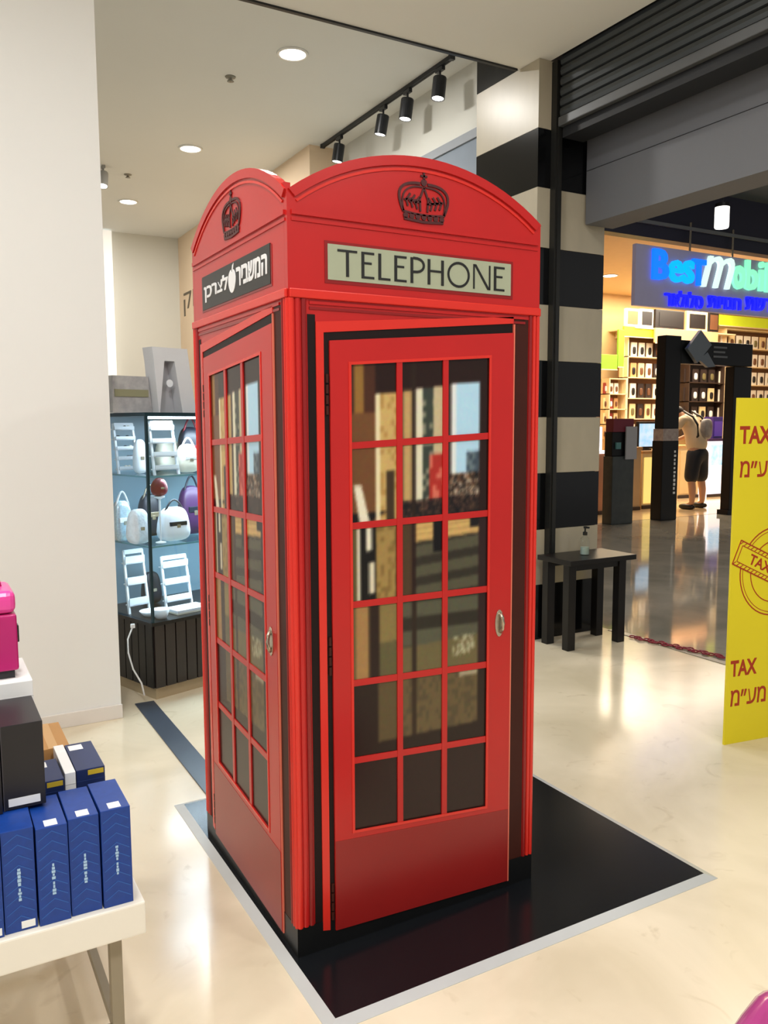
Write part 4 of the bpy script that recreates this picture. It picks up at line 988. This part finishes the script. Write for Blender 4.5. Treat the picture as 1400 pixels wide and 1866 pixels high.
# facing +y, torso bent forward
BV_ = [((0, 0, .93), .145), ((0, .03, 1.10), .14), ((0, .12, 1.29), .155), ((0, .20, 1.41), .125), ((0, .27, 1.46), .058), ((0, .35, 1.49), .085), ((0, .43, 1.50), .088),
       ((-.19, .18, 1.40), .062), ((-.27, .26, 1.19), .047), ((-.20, .46, 1.10), .036), ((-.17, .53, 1.09), .03),
       ((.19, .18, 1.40), .062), ((.28, .25, 1.18), .047), ((.22, .45, 1.09), .036), ((.19, .52, 1.08), .03),
       ((-.11, 0, .84), .10), ((-.15, .01, .50), .066), ((-.165, -.03, .30), .062), ((-.17, -.03, .09), .042), ((-.175, .10, .04), .034),
       ((.11, 0, .84), .10), ((.15, .02, .50), .066), ((.165, -.01, .30), .062), ((.17, -.01, .09), .042), ((.185, .12, .04), .034)]
BE = [(0, 1), (1, 2), (2, 3), (3, 4), (4, 5), (5, 6), (3, 7), (7, 8), (8, 9), (9, 10), (3, 11), (11, 12), (12, 13), (13, 14), (0, 15), (15, 16), (16, 17), (17, 18), (18, 19), (0, 20), (20, 21), (21, 22), (22, 23), (23, 24)]
fv, fe = list(BV_), list(BE)
skin_part('body', fv, fe, SKINM, pe)
for s, wr in ((-1, (-.17, .53, 1.09)), (1, (.19, .52, 1.08))):
    for k in range(5):
        dx = (-.026 + .017 * k) * 1.0; ln = (.06, .078, .085, .078, .05)[k] * .9
        if k == (4 if s < 0 else 0): pts = [(wr[0] - s * .02, wr[1] + .01, wr[2]), (wr[0] - s * .045, wr[1] + .035, wr[2] - .006), (wr[0] - s * .055, wr[1] + .06, wr[2] - .012)]
        else: pts = [(wr[0] + dx, wr[1] + .02, wr[2]), (wr[0] + dx * 1.3, wr[1] + .02 + ln * .6, wr[2] - .004), (wr[0] + dx * 1.4, wr[1] + .02 + ln, wr[2] - .02)]
        MB().tube(pts, [.010, .0095, .007], 8).build('finger', SKINM, pe, smooth=True)
skin_part('shirt', [((0, .0, .86), .19), ((0, .03, 1.10), .178), ((0, .12, 1.29), .172), ((0, .20, 1.41), .135), ((0, .25, 1.45), .07), ((-.195, .18, 1.40), .085), ((-.25, .23, 1.25), .066), ((.195, .18, 1.40), .085), ((.25, .22, 1.25), .066)],
          [(0, 1), (1, 2), (2, 3), (3, 4), (3, 5), (5, 6), (3, 7), (7, 8)], SHIRT, pe)
skin_part('shorts', [((0, 0, 1.02), .17), ((0, 0, .88), .185), ((-.115, .0, .78), .135), ((-.158, .01, .40), .115), ((.115, .0, .78), .135), ((.158, .02, .40), .115)], [(0, 1), (1, 2), (2, 3), (1, 4), (4, 5)], SHORT, pe)
MB().blob((0, .40, 1.525), (.098, .115, .095), 2.2, 18, 12).build('hair', HAIR, pe, smooth=True)
for s in (-1, 1):
    MB().blob((s * .092, .42, 1.48), (.012, .02, .03), 2, 8, 6).build('ear', SKINM, pe, smooth=True)
    MB().blob((s * .175, .05, .04), (.052, .14, .045), 2.6, 14, 8).build('shoe', INK, pe, smooth=True)
    MB().tube([(s * .09, .04, 1.02), (s * .12, -.07, 1.15), (s * .13, -.06, 1.32), (s * .12, .03, 1.44), (s * .12, .2, 1.53)], .018, 8).build('backpack_strap', INK, pe, smooth=True)
MB().blob((0.06, -.10, 1.25), (.12, .06, .16), 3.5, 16, 10).build('backpack', mat('backpack_pale', (206, 200, 196), .6, rgb2=(60, 52, 52), scale=9), pe, smooth=True)
MB().blob((0, .53, 1.46), (.014, .02, .025), 2, 8, 6).build('nose', SKINM, pe, smooth=True)
